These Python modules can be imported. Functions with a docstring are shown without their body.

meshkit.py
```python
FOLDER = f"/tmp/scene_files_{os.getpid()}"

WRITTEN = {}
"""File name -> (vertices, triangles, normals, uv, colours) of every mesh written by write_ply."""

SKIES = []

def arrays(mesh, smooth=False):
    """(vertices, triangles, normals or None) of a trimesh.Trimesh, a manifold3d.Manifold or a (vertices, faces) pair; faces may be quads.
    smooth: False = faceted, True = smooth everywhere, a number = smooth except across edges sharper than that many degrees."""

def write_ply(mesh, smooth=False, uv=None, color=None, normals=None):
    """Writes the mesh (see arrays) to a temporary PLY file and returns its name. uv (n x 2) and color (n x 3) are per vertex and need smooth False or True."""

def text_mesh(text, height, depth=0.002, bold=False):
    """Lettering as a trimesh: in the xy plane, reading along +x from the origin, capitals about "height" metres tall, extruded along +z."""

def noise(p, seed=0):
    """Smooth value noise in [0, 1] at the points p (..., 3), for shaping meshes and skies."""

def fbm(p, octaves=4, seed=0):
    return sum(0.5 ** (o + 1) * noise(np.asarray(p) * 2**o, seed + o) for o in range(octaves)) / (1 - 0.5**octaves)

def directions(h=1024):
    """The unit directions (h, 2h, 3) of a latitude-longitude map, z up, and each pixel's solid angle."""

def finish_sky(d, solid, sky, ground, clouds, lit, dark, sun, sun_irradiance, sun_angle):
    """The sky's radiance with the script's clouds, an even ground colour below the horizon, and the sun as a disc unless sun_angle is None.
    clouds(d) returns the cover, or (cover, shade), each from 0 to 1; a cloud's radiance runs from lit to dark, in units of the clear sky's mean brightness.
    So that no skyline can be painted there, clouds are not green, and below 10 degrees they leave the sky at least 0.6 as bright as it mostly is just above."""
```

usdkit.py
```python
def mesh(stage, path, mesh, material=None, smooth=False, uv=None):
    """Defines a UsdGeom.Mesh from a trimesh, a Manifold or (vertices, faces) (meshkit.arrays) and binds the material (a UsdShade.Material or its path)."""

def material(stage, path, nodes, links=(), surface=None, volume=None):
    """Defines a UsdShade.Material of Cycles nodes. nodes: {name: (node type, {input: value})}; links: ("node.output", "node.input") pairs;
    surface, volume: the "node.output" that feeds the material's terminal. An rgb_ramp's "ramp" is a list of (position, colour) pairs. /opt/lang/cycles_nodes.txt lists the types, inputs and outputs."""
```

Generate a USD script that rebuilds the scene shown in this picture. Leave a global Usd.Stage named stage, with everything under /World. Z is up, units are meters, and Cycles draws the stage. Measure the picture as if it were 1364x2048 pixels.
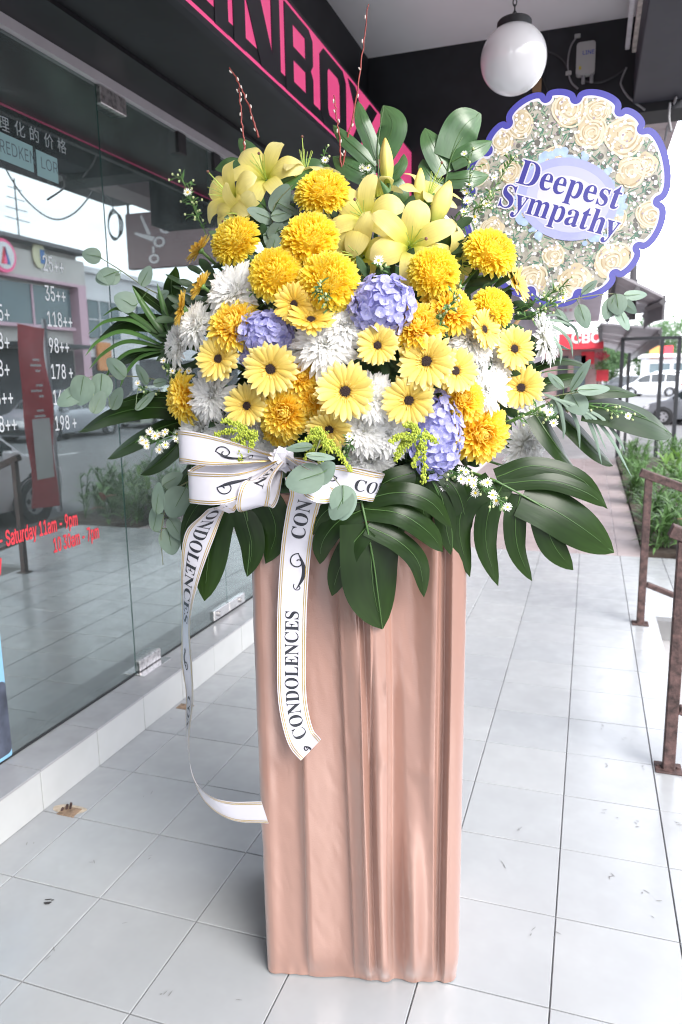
import glob, math, random
import numpy as np, trimesh, shapely, usdkit, meshkit
from shapely import affinity
from shapely.geometry import Polygon, LineString, Point, box as sbox
from shapely.ops import unary_union
from pxr import Usd, UsdGeom, UsdLux, UsdShade, Gf, Sdf, Vt

stage = Usd.Stage.CreateInMemory()
UsdGeom.SetStageUpAxis(stage, "Z")
UsdGeom.SetStageMetersPerUnit(stage, 1.0)
UsdGeom.Xform.Define(stage, "/World")
UsdGeom.Scope.Define(stage, "/World/Looks")

# ------------------------------------------------------------------ camera
W, H, FPX = 1364.0, 2048.0, 1473.585
YAW, PITCH, ROLL, CH = .325392897, .180984948, -.0158197955, 1.41
FW = np.array([-math.sin(YAW) * math.cos(PITCH), math.cos(YAW) * math.cos(PITCH), -math.sin(PITCH)])
_r = np.array([math.cos(YAW), math.sin(YAW), 0]); _u = np.cross(_r, FW)
RT = math.cos(ROLL) * _r + math.sin(ROLL) * _u
UP = -math.sin(ROLL) * _r + math.cos(ROLL) * _u
EYE = np.array([0, 0, CH])
cam = UsdGeom.Camera.Define(stage, "/World/camera")
m = Gf.Matrix4d(*RT, 0, *UP, 0, *(-FW), 0, *EYE, 1)
cam.AddTransformOp().Set(m)
cam.CreateHorizontalApertureAttr(24.0)
cam.CreateVerticalApertureAttr(24.0 * 1.5015)
cam.CreateFocalLengthAttr(24.0 * FPX / W)
cam.CreateFStopAttr(5.6)
cam.CreateFocusDistanceAttr(1.45)
cam.CreateExposureAttr(1.78)
cam.CreateClippingRangeAttr(Gf.Vec2f(0.05, 5000))

# ------------------------------------------------------------------ sky and sun
SUN = np.array([0.82, -0.60, 0.76]); SUN = SUN / np.linalg.norm(SUN)
SKY_STRENGTH, SUN_INTENSITY, SUN_ANGLE = 0.12, 0.40, 36.0
sky_m = usdkit.material(stage, "/World/Looks/sky_look", {
    "tc": ("texture_coordinate", {}),
    "map": ("mapping", {"scale": (1.0, 1.0, 2.6)}),
    "n": ("noise_texture", {"scale": 1.7, "detail": 7.0, "roughness": 0.58, "distortion": 0.4}),
    "r": ("rgb_ramp", {"ramp": [(0.30, (0.30, 0.30, 0.30)), (0.62, (1, 1, 1))]}),
    "s": ("sky_texture", {"sky_type": "single_scattering", "sun_disc": False, "sun_elevation": float(math.asin(SUN[2])),
                          "sun_rotation": float(math.atan2(SUN[0], SUN[1])), "air_density": 1.0, "aerosol_density": 1.5}),
    "m": ("mix_color", {"blend_type": "mix", "b": (10.5, 10.8, 11.6), "use_clamp": False}),
    "b": ("background_shader", {"strength": SKY_STRENGTH}),
}, [("tc.generated", "map.vector"), ("map.vector", "n.vector"), ("n.fac", "r.fac"), ("r.color", "m.fac"), ("s.color", "m.a"), ("m.result", "b.color")], surface="b.background")
dome = UsdLux.DomeLight.Define(stage, "/World/sky")
dome.CreateIntensityAttr(1.0)
UsdShade.MaterialBindingAPI.Apply(dome.GetPrim()).Bind(sky_m)
dome.GetPrim().SetCustomDataByKey("kind", "structure")
sun = UsdLux.DistantLight.Define(stage, "/World/sun")
sun.CreateIntensityAttr(SUN_INTENSITY); sun.CreateAngleAttr(SUN_ANGLE); sun.CreateNormalizeAttr(True)
sun.CreateColorAttr(Gf.Vec3f(1.0, 0.96, 0.9))
_z = SUN; _x = np.cross([0, 0, 1], _z); _x /= np.linalg.norm(_x); _y = np.cross(_z, _x)
sun.AddTransformOp().Set(Gf.Matrix4d(*_x, 0, *_y, 0, *_z, 0, 0, 0, 30, 1))

# ------------------------------------------------------------------ measuring helpers
def ray(px, py): return FW + RT * (px - W / 2) / FPX - UP * (py - H / 2) / FPX
def onz(px, py, z=0.0):
    d = ray(px, py); return EYE + d * ((z - CH) / d[2])
def onx(px, py, x):
    d = ray(px, py); return EYE + d * (x / d[0])
def ony(px, py, y):
    d = ray(px, py); return EYE + d * (y / d[1])
GX = -1.833                                        # the shop's glass
def mir(p): return np.array([2 * GX - p[0], p[1], p[2]])   # where a thing seen in the glass really stands
def nrm(v):
    v = np.asarray(v, float); return v / (np.linalg.norm(v, axis=-1, keepdims=True) + 1e-12)
SU = np.array([.969, .247, 0.0]); SN = np.array([.247, -.969, 0.0]); SO = np.array([-.511, 1.640, 0.0])  # flower stand: right, front, centre
def pt(px, py, d):
    """a point on the stand's own upright plane, d metres in front of the stand's centre"""
    r = ray(px, py); return EYE + r * ((d - (EYE - SO) @ SN) / (r @ SN))
def ppm(px, py, d): return FPX / ((pt(px, py, d) - EYE) @ FW)     # pixels per metre there

# ------------------------------------------------------------------ scene helpers
used = {}
def numbered(parent, name):
    k = used.get((parent, name), 0); used[(parent, name)] = k + 1
    return f"{parent}/{name}" + (f"_{k:03d}" if k else "")
def tag(prim, label=None, cat=None, group=None, kind=None):
    for k, v in (("label", label), ("category", cat), ("group", group), ("kind", kind)):
        if v: prim.SetCustomDataByKey(k, v)
    return prim
def thing(name, label, cat, loc=None, group=None, kind=None):
    x = UsdGeom.Xform.Define(stage, numbered("/World", name))
    if loc is not None: x.AddTranslateOp().Set(Gf.Vec3d(*map(float, loc)))
    p = tag(x.GetPrim(), label, cat, group, kind); ORIGIN[str(p.GetPath())] = np.zeros(3) if loc is None else np.asarray(loc, float)
    return p
ORIGIN = {}
def group_part(parent, name, label=None):
    x = UsdGeom.Xform.Define(stage, numbered(str(parent.GetPath()), name)); p = tag(x.GetPrim(), label)
    ORIGIN[str(p.GetPath())] = ORIGIN.get(str(parent.GetPath()), np.zeros(3)); return p
def obj(name, mesh, mat, parent=None, smooth=False, uv=None, label=None, cat=None, group=None, kind=None):
    """one Mesh prim; mesh vertices are given in world metres and moved into the parent's own frame"""
    pp = str(parent.GetPath()) if parent is not None else "/World"
    path = numbered(pp, name)
    o = ORIGIN.get(pp)
    if hasattr(mesh, "vertices"): mesh = (np.array(mesh.vertices), np.array(mesh.faces))
    v, f = np.asarray(mesh[0], float), np.asarray(mesh[1], int)
    if o is not None and np.any(o): v = v - o
    ORIGIN[path] = np.zeros(3) if o is None else o
    g = usdkit.mesh(stage, path, (v, f), mat, smooth=smooth, uv=uv)
    return tag(g.GetPrim(), label, cat, group, kind)
class MB:
    """collects pieces into one mesh"""
    def __init__(s): s.v, s.f, s.u, s.n = [], [], [], 0
    def add(s, v, f, uv=None):
        v = np.asarray(v, float).reshape(-1, 3); f = np.asarray(f, int)
        if f.shape[1] == 4: f = np.vstack([f[:, [0, 1, 2]], f[:, [0, 2, 3]]])
        s.v.append(v); s.f.append(f + s.n); s.u.append(np.zeros((len(v), 2)) if uv is None else np.asarray(uv, float).reshape(-1, 2)); s.n += len(v); return s
    def tm(s, m): return s.add(m.vertices, m.faces)
    def box(s, lo, hi): return s.add(*boxm(lo, hi))
    def get(s): return np.vstack(s.v), np.vstack(s.f)
    def uv(s): return np.vstack(s.u)
def boxm(lo, hi, ch=0.0):
    lo, hi = np.minimum(lo, hi).astype(float), np.maximum(lo, hi).astype(float)
    if ch:
        m = trimesh.creation.box(hi - lo - 2 * ch); pts = np.vstack([m.vertices + np.eye(3)[k] * s * ch for k in range(3) for s in (-1, 1)])
        h = trimesh.convex.convex_hull(pts); return np.array(h.vertices) + (lo + hi) / 2, np.array(h.faces)
    m = trimesh.creation.box(hi - lo); return np.array(m.vertices) + (lo + hi) / 2, np.array(m.faces)
def tube(p, r, n=6, closed=True):
    p = np.asarray(p, float); r = np.broadcast_to(r, (len(p),)).astype(float)
    t = nrm(np.gradient(p, axis=0)); a = np.zeros_like(p)
    a[0] = nrm(np.cross(t[0], [0, 0, 1] if abs(t[0, 2]) < .9 else [1, 0, 0]))
    for i in range(1, len(p)):
        q = a[i - 1] - t[i] * (a[i - 1] @ t[i]); a[i] = nrm(q)
    b = np.cross(t, a); an = np.arange(n) * 2 * np.pi / n
    v = p[:, None] + r[:, None, None] * (np.cos(an)[None, :, None] * a[:, None] + np.sin(an)[None, :, None] * b[:, None])
    i, j = np.meshgrid(np.arange(len(p) - 1), np.arange(n), indexing="ij")
    q = np.stack([i * n + j, i * n + (j + 1) % n, (i + 1) * n + (j + 1) % n, (i + 1) * n + j], -1).reshape(-1, 4)
    f = np.vstack([q[:, [0, 1, 2]], q[:, [0, 2, 3]]])
    v = v.reshape(-1, 3)
    if closed:
        k = len(v); v = np.vstack([v, p[:1], p[-1:]]); j = np.arange(n); e = (len(p) - 1) * n
        f = np.vstack([f, np.stack([np.full(n, k), (j + 1) % n, j], 1), np.stack([np.full(n, k + 1), e + j, e + (j + 1) % n], 1)])
    return v, f
def grid_faces(a, b):
    i, j = np.meshgrid(np.arange(a - 1), np.arange(b - 1), indexing="ij")
    q = np.stack([i * b + j, (i + 1) * b + j, (i + 1) * b + j + 1, i * b + j + 1], -1).reshape(-1, 4)
    return np.vstack([q[:, [0, 1, 2]], q[:, [0, 2, 3]]])
def smoothline(p, n=24):
    """Catmull-Rom through the rows of p (any width)"""
    p = np.asarray(p, float)
    if len(p) == 2: return p[0] + (p[1] - p[0]) * np.linspace(0, 1, n)[:, None]
    q = np.vstack([2 * p[0] - p[1], p, 2 * p[-1] - p[-2]]); s = np.linspace(0, len(p) - 1 - 1e-9, n); i = s.astype(int); t = (s - i)[:, None]
    a, b, c, d = q[i], q[i + 1], q[i + 2], q[i + 3]
    return .5 * (2 * b + (c - a) * t + (2 * a - 5 * b + 4 * c - d) * t ** 2 + (3 * b - a - 3 * c + d) * t ** 3)
def frame_from(z, up=(0, 0, 1), spin=0.0):
    """rotation whose third column is z"""
    z = nrm(z); x = np.cross(up, z)
    if np.linalg.norm(x) < 1e-3: x = np.cross([1, 0, 0], z)
    x = nrm(x); y = np.cross(z, x); c, s = math.cos(spin), math.sin(spin)
    return np.stack([c * x + s * y, -s * x + c * y, z], 1)
def local_dir(v):
    """stand-frame direction (right, up, towards the viewer) to world"""
    v = np.asarray(v, float); return nrm(v[0] * SU + v[1] * np.array([0, 0, 1.0]) + v[2] * SN)

# lettering
FONTS = glob.glob("/opt/blender-*/*/datafiles/fonts")[0]
def glyphs(text, height, font="Inter.woff2", bold=0, size=120):
    """lettering as a flat shape, capitals `height` tall, from the origin along +x"""
    from PIL import Image, ImageDraw, ImageFont
    ft = ImageFont.truetype(f"{FONTS}/{font}", size)
    x0, y0, x1, y1 = ft.getbbox(text, anchor="ls", stroke_width=bold)
    im = Image.new("L", (int(x1 - x0 + 8), int(y1 - y0 + 8)))
    ImageDraw.Draw(im).text((4 - x0, 4 - y0), text, 255, ft, anchor="ls", stroke_width=bold)
    on = np.pad(np.asarray(im) > 127, ((0, 0), (1, 1))).astype(np.int8)
    rows, st = np.nonzero(np.diff(on, axis=1) == 1); en = np.nonzero(np.diff(on, axis=1) == -1)[1]
    s = unary_union([sbox(a, -r - 1, b, -r) for a, b, r in zip(st, en, rows)]).buffer(.6).buffer(-.6).simplify(.6)
    k = height / (0.71 * size)
    return affinity.affine_transform(s, [k, 0, 0, k, (x0 - 4) * k, (4 - y0) * k])
def serif(text):
    out = ""
    for c in text:
        out += chr(0x1D400 + ord(c) - 65) if c.isupper() else chr(0x1D41A + ord(c) - 97) if c.islower() else c
    return out
def polys(s): return [g for g in getattr(s, "geoms", [s]) if g.geom_type == "Polygon" and g.area > 0]
def flat(shape):
    """triangles of a flat shape"""
    b = MB()
    for g in polys(shape):
        v, f = trimesh.creation.triangulate_polygon(g, engine="earcut"); b.add(np.c_[v, np.zeros(len(v))], f)
    return b.get()
def slab(shape, depth):
    b = MB()
    for g in polys(shape):
        mm = trimesh.creation.extrude_polygon(g, depth, engine="earcut"); b.tm(mm)
    return b.get()
def place(vf, o, x, y):
    """flat (x, y, z) to world with origin o and axes x, y"""
    v = np.asarray(vf[0]); x, y = np.asarray(x, float), np.asarray(y, float); z = np.cross(x, y)
    return np.asarray(o) + v[:, :1] * x + v[:, 1:2] * y + v[:, 2:3] * z, vf[1]

# ------------------------------------------------------------------ materials
MATS = {}
def mat(name, color, rough=.5, spec=.5, metal=0.0, vary=0.0, scale=6.0, bump=0.0, bscale=60.0, coord="position", trans=0.0, emis=None, coat=0.0, rand=0.0, rvary=0.0, aniso=0.0):
    """principled look; vary = light and dark noise in the colour, bump = fine relief, trans = light passing through leaves and petals"""
    nodes = {"p": ("principled_bsdf", {"base_color": color, "roughness": rough, "specular_ior_level": spec, "metallic": metal, "coat_weight": coat, "anisotropic": aniso}), "g": ("geometry", {}), "tc": ("texture_coordinate", {})}
    links, out = [], "p.BSDF"
    src = {"position": "g.position", "object": "tc.object", "uv": "tc.UV"}[coord]
    col = None
    if vary:
        nodes["n"] = ("noise_texture", {"scale": scale, "detail": 6.0, "roughness": .6})
        c = np.array(color)
        nodes["r"] = ("rgb_ramp", {"ramp": [(.3, tuple(c * (1 - vary))), (.7, tuple(np.minimum(c * (1 + vary), 1)))]})
        links += [(src, "n.vector"), ("n.fac", "r.fac")]; col = "r.color"
    if rand:
        nodes["oi"] = ("object_info", {}); nodes["rm"] = ("map_range", {"to_min": 1 - rand, "to_max": 1 + rand}); nodes["hs"] = ("hsv", {"color": color})
        links += [("oi.random", "rm.value"), ("rm.result", "hs.value")]
        if col: links.append((col, "hs.color"))
        col = "hs.color"
    if col: links.append((col, "p.base_color"))
    if rvary:
        nodes["rn"] = ("noise_texture", {"scale": scale * 1.7, "detail": 5.0}); nodes["rr"] = ("map_range", {"from_min": .3, "from_max": .7, "to_min": max(rough - rvary, .02), "to_max": rough + rvary})
        links += [(src, "rn.vector"), ("rn.fac", "rr.value"), ("rr.result", "p.roughness")]
    if bump:
        nodes["bn"] = ("noise_texture", {"scale": bscale, "detail": 4.0}); nodes["b"] = ("bump", {"strength": bump, "distance": .01})
        links += [(src, "bn.vector"), ("bn.fac", "b.height"), ("b.normal", "p.normal")]
    if trans:
        nodes["t"] = ("translucent_bsdf", {"color": tuple(np.minimum(np.array(color) * 1.15, 1))}); nodes["mx"] = ("mix_closure", {"fac": trans})
        links += [("p.BSDF", "mx.closure1"), ("t.BSDF", "mx.closure2")]
        if col: links.append((col, "t.color"))
        out = "mx.closure"
    if emis:
        nodes["p"][1].update({"emission_color": emis[0], "emission_strength": emis[1]})
    MATS[name] = usdkit.material(stage, f"/World/Looks/{name}", nodes, links, surface=out)
    return MATS[name]
def petal_mat(name, ramp, rough=.55, trans=.35, vein=60.0, veinamt=.10, spec=.3, rand=.05, noise=0.0):
    """look that runs from a petal's base (v = 0) to its tip (v = 1), with fine veins across u"""
    nodes = {"tc": ("texture_coordinate", {}), "sp": ("separate_xyz", {}), "r": ("rgb_ramp", {"ramp": ramp}),
             "map": ("mapping", {"scale": (vein, 3.0, 1.0)}), "n": ("noise_texture", {"scale": 1.0, "detail": 3.0}), "nr": ("map_range", {"from_min": .3, "from_max": .7, "to_min": 1 - veinamt, "to_max": 1 + veinamt}),
             "oi": ("object_info", {}), "om": ("map_range", {"to_min": 1 - rand, "to_max": 1 + rand}), "mu": ("math", {"math_type": "multiply"}),
             "h": ("hsv", {}), "b": ("bump", {"strength": .25, "distance": .002}),
             "p": ("principled_bsdf", {"roughness": rough, "specular_ior_level": spec}), "t": ("translucent_bsdf", {}), "mx": ("mix_closure", {"fac": trans})}
    links = [("tc.UV", "sp.vector"), ("sp.y", "r.fac"), ("tc.UV", "map.vector"), ("map.vector", "n.vector"), ("n.fac", "nr.value"), ("oi.random", "om.value"), ("nr.result", "mu.value1"), ("om.result", "mu.value2"),
             ("r.color", "h.color"), ("mu.value", "h.value"), ("h.color", "p.base_color"), ("h.color", "t.color"), ("n.fac", "b.height"), ("b.normal", "p.normal"), ("p.BSDF", "mx.closure1"), ("t.BSDF", "mx.closure2")]
    MATS[name] = usdkit.material(stage, f"/World/Looks/{name}", nodes, links, surface="mx.closure")
    return MATS[name]
# ================================================================== looks of the place
rng = np.random.default_rng(7)
TILE = [mat(f"white_tile_{i}", c, rough=.22, vary=.04, scale=5.5, rvary=.07, bump=.012, bscale=25) for i, c in enumerate([(.325, .337, .350), (.313, .326, .341), (.335, .346, .357), (.319, .331, .346)])]
mat("tile_joint", (.23, .228, .23), .8, vary=.15)
mat("pale_joint", (.66, .63, .64), .8, vary=.1)
BROWN = [mat(f"mauve_tile_{i}", c, rough=.4, vary=.10, scale=5, rvary=.08) for i, c in enumerate([(.30, .245, .245), (.275, .225, .225), (.32, .262, .26)])]
mat("kerb_tile", (.44, .45, .45), rough=.25, vary=.05, scale=5)
mat("tread_tile", (.29, .29, .305), rough=.28, vary=.08, scale=5, rvary=.05)
mat("black_paint", (.012, .013, .017), rough=.55, vary=.5, scale=4, bump=.05, bscale=14)
mat("black_soffit", (.009, .0095, .012), rough=.38, vary=.6, scale=3, bump=.05, bscale=9)
mat("beam_paint", (.045, .046, .06), rough=.55, vary=.12, scale=5)
mat("pale_render", (.46, .40, .41), rough=.85, vary=.12, scale=7, bump=.1)
mat("white_ceiling", (.80, .79, .81), rough=.8, vary=.04, scale=1.2)
mat("white_frame", (.50, .475, .50), rough=.45, vary=.06)
mat("sign_pink", (.88, .10, .28), rough=.35, vary=.05, scale=2, emis=((1.0, .10, .30), .13))
mat("sign_black", (.018, .018, .024), rough=.4)
mat("sign_white", (.85, .85, .87), rough=.4)
mat("steel", (.62, .60, .60), rough=.32, metal=1.0, vary=.15, scale=30, rvary=.1)
mat("bright_steel", (.72, .71, .71), rough=.2, metal=1.0, vary=.08, scale=40)
mat("dark_gap", (.02, .022, .025), rough=.8)
mat("glass_edge", (.02, .07, .06), rough=.15)
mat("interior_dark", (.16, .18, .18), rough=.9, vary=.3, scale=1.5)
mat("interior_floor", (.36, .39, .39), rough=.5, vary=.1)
mat("opal_glass", (.80, .79, .80), rough=.10, spec=.6, coat=.5)
mat("grimy_black", (.02, .02, .022), rough=.5, vary=.4, scale=30)
mat("grey_plastic", (.40, .40, .39), rough=.5, vary=.06)
mat("cable_grey", (.25, .25, .26), rough=.6)
mat("cable_dark", (.05, .05, .055), rough=.6)
mat("print_blue", (.05, .08, .40), rough=.5)
mat("print_yellow", (.55, .45, .05), rough=.5)
mat("timber", (.32, .20, .10), rough=.7, vary=.2, scale=12)
mat("film_white", (.58, .61, .62), rough=.5)
mat("film_faded", (.27, .32, .32), rough=.5)
mat("film_red", (.85, .05, .07), rough=.5)
mat("film_teal", (.22, .36, .36), rough=.5)
mat("film_dark", (.08, .12, .13), rough=.5)
mat("warm_lamp", (1, .9, .7), emis=((1, .92, .78), 230.0))
mat("rust_steel", (.070, .040, .037), rough=.75, vary=.75, scale=38, bump=.25, bscale=90)
mat("rust_plate", (.22, .15, .10), rough=.8, vary=.5, scale=40, bump=.3, bscale=80)
mat("soot", (.03, .028, .03), rough=.9)
mat("street_asphalt", (.15, .15, .155), rough=.85, vary=.15, scale=2.5, bump=.1, bscale=80)
mat("street_line", (.6, .6, .6), rough=.7, vary=.15, scale=9)
mat("concrete", (.34, .33, .33), rough=.85, vary=.15, scale=4, bump=.1)
# reflective, slightly green shop glass
MATS["shop_glass"] = usdkit.material(stage, "/World/Looks/shop_glass", {
    "t": ("transparent_bsdf", {"color": (.84, .93, .91)}), "g": ("glossy_bsdf", {"color": (.86, .97, .97), "roughness": 0.0}),
    "f": ("fresnel", {"IOR": 3.5}), "m": ("mix_closure", {}),
    "geo": ("geometry", {}), "n": ("noise_texture", {"scale": 2.2, "detail": 7.0, "roughness": .65}), "nr": ("map_range", {"from_min": .35, "from_max": .7, "to_min": .012, "to_max": .05}), "d": ("diffuse_bsdf", {"color": (.62, .70, .68)}), "m2": ("mix_closure", {})},
    [("f.fac", "m.fac"), ("t.BSDF", "m.closure1"), ("g.BSDF", "m.closure2"), ("geo.position", "n.vector"), ("n.fac", "nr.value"), ("nr.result", "m2.fac"), ("m.closure", "m2.closure1"), ("d.BSDF", "m2.closure2")], surface="m2.closure")

# ================================================================== ground
P, X0, Y0 = .3005, -.029, 1.505                     # tile pitch and a joint crossing
XK = -1.674                                        # foot of the shop's step
def sheet(x0, y0, x1, y1, z): return np.array([[x0, y0, z], [x1, y0, z], [x1, y1, z], [x0, y1, z]], float), np.array([[0, 1, 2], [0, 2, 3]])
def tile_mesh(x0, y0, x1, y1, z0=-.010, z1=0.0, c=.0012):
    v = [[x0, y0, z0], [x1, y0, z0], [x1, y1, z0], [x0, y1, z0], [x0, y0, z1 - c], [x1, y0, z1 - c], [x1, y1, z1 - c], [x0, y1, z1 - c],
         [x0 + c, y0 + c, z1], [x1 - c, y0 + c, z1], [x1 - c, y1 - c, z1], [x0 + c, y1 - c, z1]]
    q = []
    for a in (0, 4):
        for i in range(4): q.append([a + i, a + (i + 1) % 4, a + 4 + (i + 1) % 4, a + 4 + i])
    q.append([8, 9, 10, 11])
    return np.array(v, float), np.array(q)
obj("street", sheet(-400, -400, 400, 400, -.35), "/World/Looks/street_asphalt", kind="structure")
fl = thing("floor", None, None, kind="structure")
body = MB().box((-1.72, -7, -.6), (.42, 6.01, -.006)).box((.42, -7, -.6), (.95, 2.60, -.006)).box((.42, 4.45, -.6), (1.20, 6.01, -.006)); obj("screed", body.get(), MATS["tile_joint"], fl)
G = .0018
for j in range(-2, 15):
    y0, y1 = Y0 + P * j, Y0 + P * (j + 1)
    for k in range(-6, 4):
        x0, x1 = X0 + P * k, X0 + P * (k + 1)
        lim = .95 if y0 < 2.55 else 1.20 if y0 > 4.45 else .42
        x0, x1 = max(x0, XK - .01), min(x1, lim)
        if x1 - x0 < .03: continue
        dz = rng.normal(0, .0003)
        obj("tile", tile_mesh(x0 + G, y0 + G, x1 - G, y1 - G, z1=dz), TILE[rng.integers(4)], fl)
b = MB()
for j in range(-24, -2):
    for k in range(-6, 4): b.add(*tile_mesh(X0 + P * k + G, Y0 + P * j + G, min(X0 + P * (k + 1), .95) - G, Y0 + P * (j + 1) - G))
obj("tiles_behind", b.get(), TILE[0], fl, kind="stuff")
pa = thing("path", None, None, kind="structure")
obj("path_bed", MB().box((-1.72, 6.012, -.6), (.44, 13.0, -.008)).get(), MATS["pale_joint"], pa)
for j in range(12):
    y0 = 6.014 + .58 * j
    for k in range(-5, 2):
        x0 = X0 - .018 + P * k; x1 = min(x0 + P, .44)
        if x1 - x0 < .05: continue
        obj("paving_tile", tile_mesh(x0 + .003, y0 + .001, x1 - .003, y0 + .579, z1=rng.normal(0, .0004)), BROWN[rng.integers(3)], pa)
obj("pavement", boxm((-1.72, 13.002, -.6), (.9, 60, -.02)), MATS["concrete"], kind="structure")
# steps down to the street between the two handrails
st = thing("entrance_steps", None, None, kind="structure")
for i in range(2): obj("step", boxm((.421 + .3 * i, 2.601, -.6), (.72 + .3 * i, 4.449, -.12 - .115 * i), .004), MATS["concrete"], st)
# raised step under the shop's glass, tiled
ks = thing("shopfront_step", None, None, kind="structure")
obj("step_core", boxm((-1.95, -7, -.01), (XK - .009, 5.3, .138)), MATS["tile_joint"], ks)
for i in range(-10, 12):
    y0 = 1.807 + .3 * i; y1 = min(y0 + .3, 5.3)
    if y1 - y0 < .02: continue
    obj("riser_tile", boxm((XK - .009, y0 + .0013, .001), (XK + rng.normal(0, .0003), y1 - .0013, .1405), .0012), MATS["kerb_tile"], ks)
    obj("tread_tile", boxm((-1.93, y0 + .0013, .138), (XK + .001, y1 - .0013, .147), .0012), MATS["tread_tile"], ks)

# ================================================================== the shop
sf = thing("glass_shopfront", "frameless green tinted glass shopfront with steel patch fittings and white price lettering", "shopfront")
def pane(y0, y1, z0=.150, z1=2.520): return boxm((GX - .010, y0, z0), (GX, y1, z1))
for y0, y1 in ((-1.6, 2.592), (2.600, 3.460), (3.466, 5.28)):
    obj("pane", pane(y0, y1), MATS["shop_glass"], sf)
for y0, nm in ((2.592, "pane_edge"), (3.460, "pane_edge")):
    obj(nm, boxm((GX - .0095, y0 + .0008, .151), (GX - .0005, y0 + .0052, 2.519)), MATS["glass_edge"], sf)
obj("top_frame", MB().box((GX - .03, -3, 2.522), (GX + .022, 5.28, 2.559)).get(), MATS["white_frame"], sf)
obj("base_seal", MB().box((GX - .014, -3, .1475), (GX + .006, 5.28, .1525)).get(), MATS["dark_gap"], sf)
p = obj("patch_fitting", boxm((GX - .022, 2.606, .1535), (GX + .014, 2.776, .202), .003), MATS["steel"], sf)
obj("pivot_plate", boxm((GX - .02, 2.575, .1476), (GX + .055, 2.80, .1516), .001), MATS["bright_steel"], sf)
p = group_part(sf, "patch_fitting"); obj("plate", boxm((GX - .022, 3.29, .160), (GX + .014, 3.462, .212), .003), MATS["bright_steel"], p); obj("plate", boxm((GX - .022, 3.466, .160), (GX + .014, 3.655, .212), .003), MATS["bright_steel"], p)
for yb in (3.345, 3.60):
    c = trimesh.creation.cylinder(.014, .012, sections=20); c.apply_transform(trimesh.transformations.rotation_matrix(math.pi / 2, [0, 1, 0])); c.apply_translation([GX + .020, yb, .186]); obj("bolt", c, MATS["bright_steel"], p, smooth=40)
obj("patch_fitting", boxm((GX - .022, 2.606, 2.455), (GX + .014, 2.775, 2.519), .003), MATS["steel"], sf)
for yb in (3.18, 3.52): obj("top_clip", boxm((GX - .02, yb, 2.43), (GX + .01, yb + .07, 2.52), .003), MATS["grimy_black"], sf)
def film(text, y, z, h, name, mtl, squeeze=1.0, font="Inter.woff2", bold=0, label=None, tilt=0.0, mirror=False):
    s = glyphs(text, h, font, bold); s = affinity.scale(s, squeeze, 1, origin=(0, 0))
    if mirror: s = affinity.scale(s, -1, 1, origin=(0, 0))
    c, sn = math.cos(tilt), math.sin(tilt)
    obj(name, place(flat(s), (GX + .0012, y, z), (0, c, sn), (0, -sn, c)), MATS[mtl], sf, label=label)
for txt, py in (("25++", 520), ("35++", 580), ("118++", 632), ("98++", 685), ("178 +", 738), ("168", 790), ("198 +", 842)):
    q = onx(84 + (py - 520) * .075, py + 6, GX); film(txt, q[1], q[2] - .024, .050, "price", "film_white", .62, bold=1, label=f"white price lettering {txt}")
for txt, py in (("8+", 737), ("8++", 795), ("18++", 850), ("5+", 625), ("8+", 682)):
    q = onx(-6, py, GX); film(txt, q[1] - .012 * (len(txt) - 2), q[2] - .024, .050, "price", "film_white", .62, bold=1)
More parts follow.
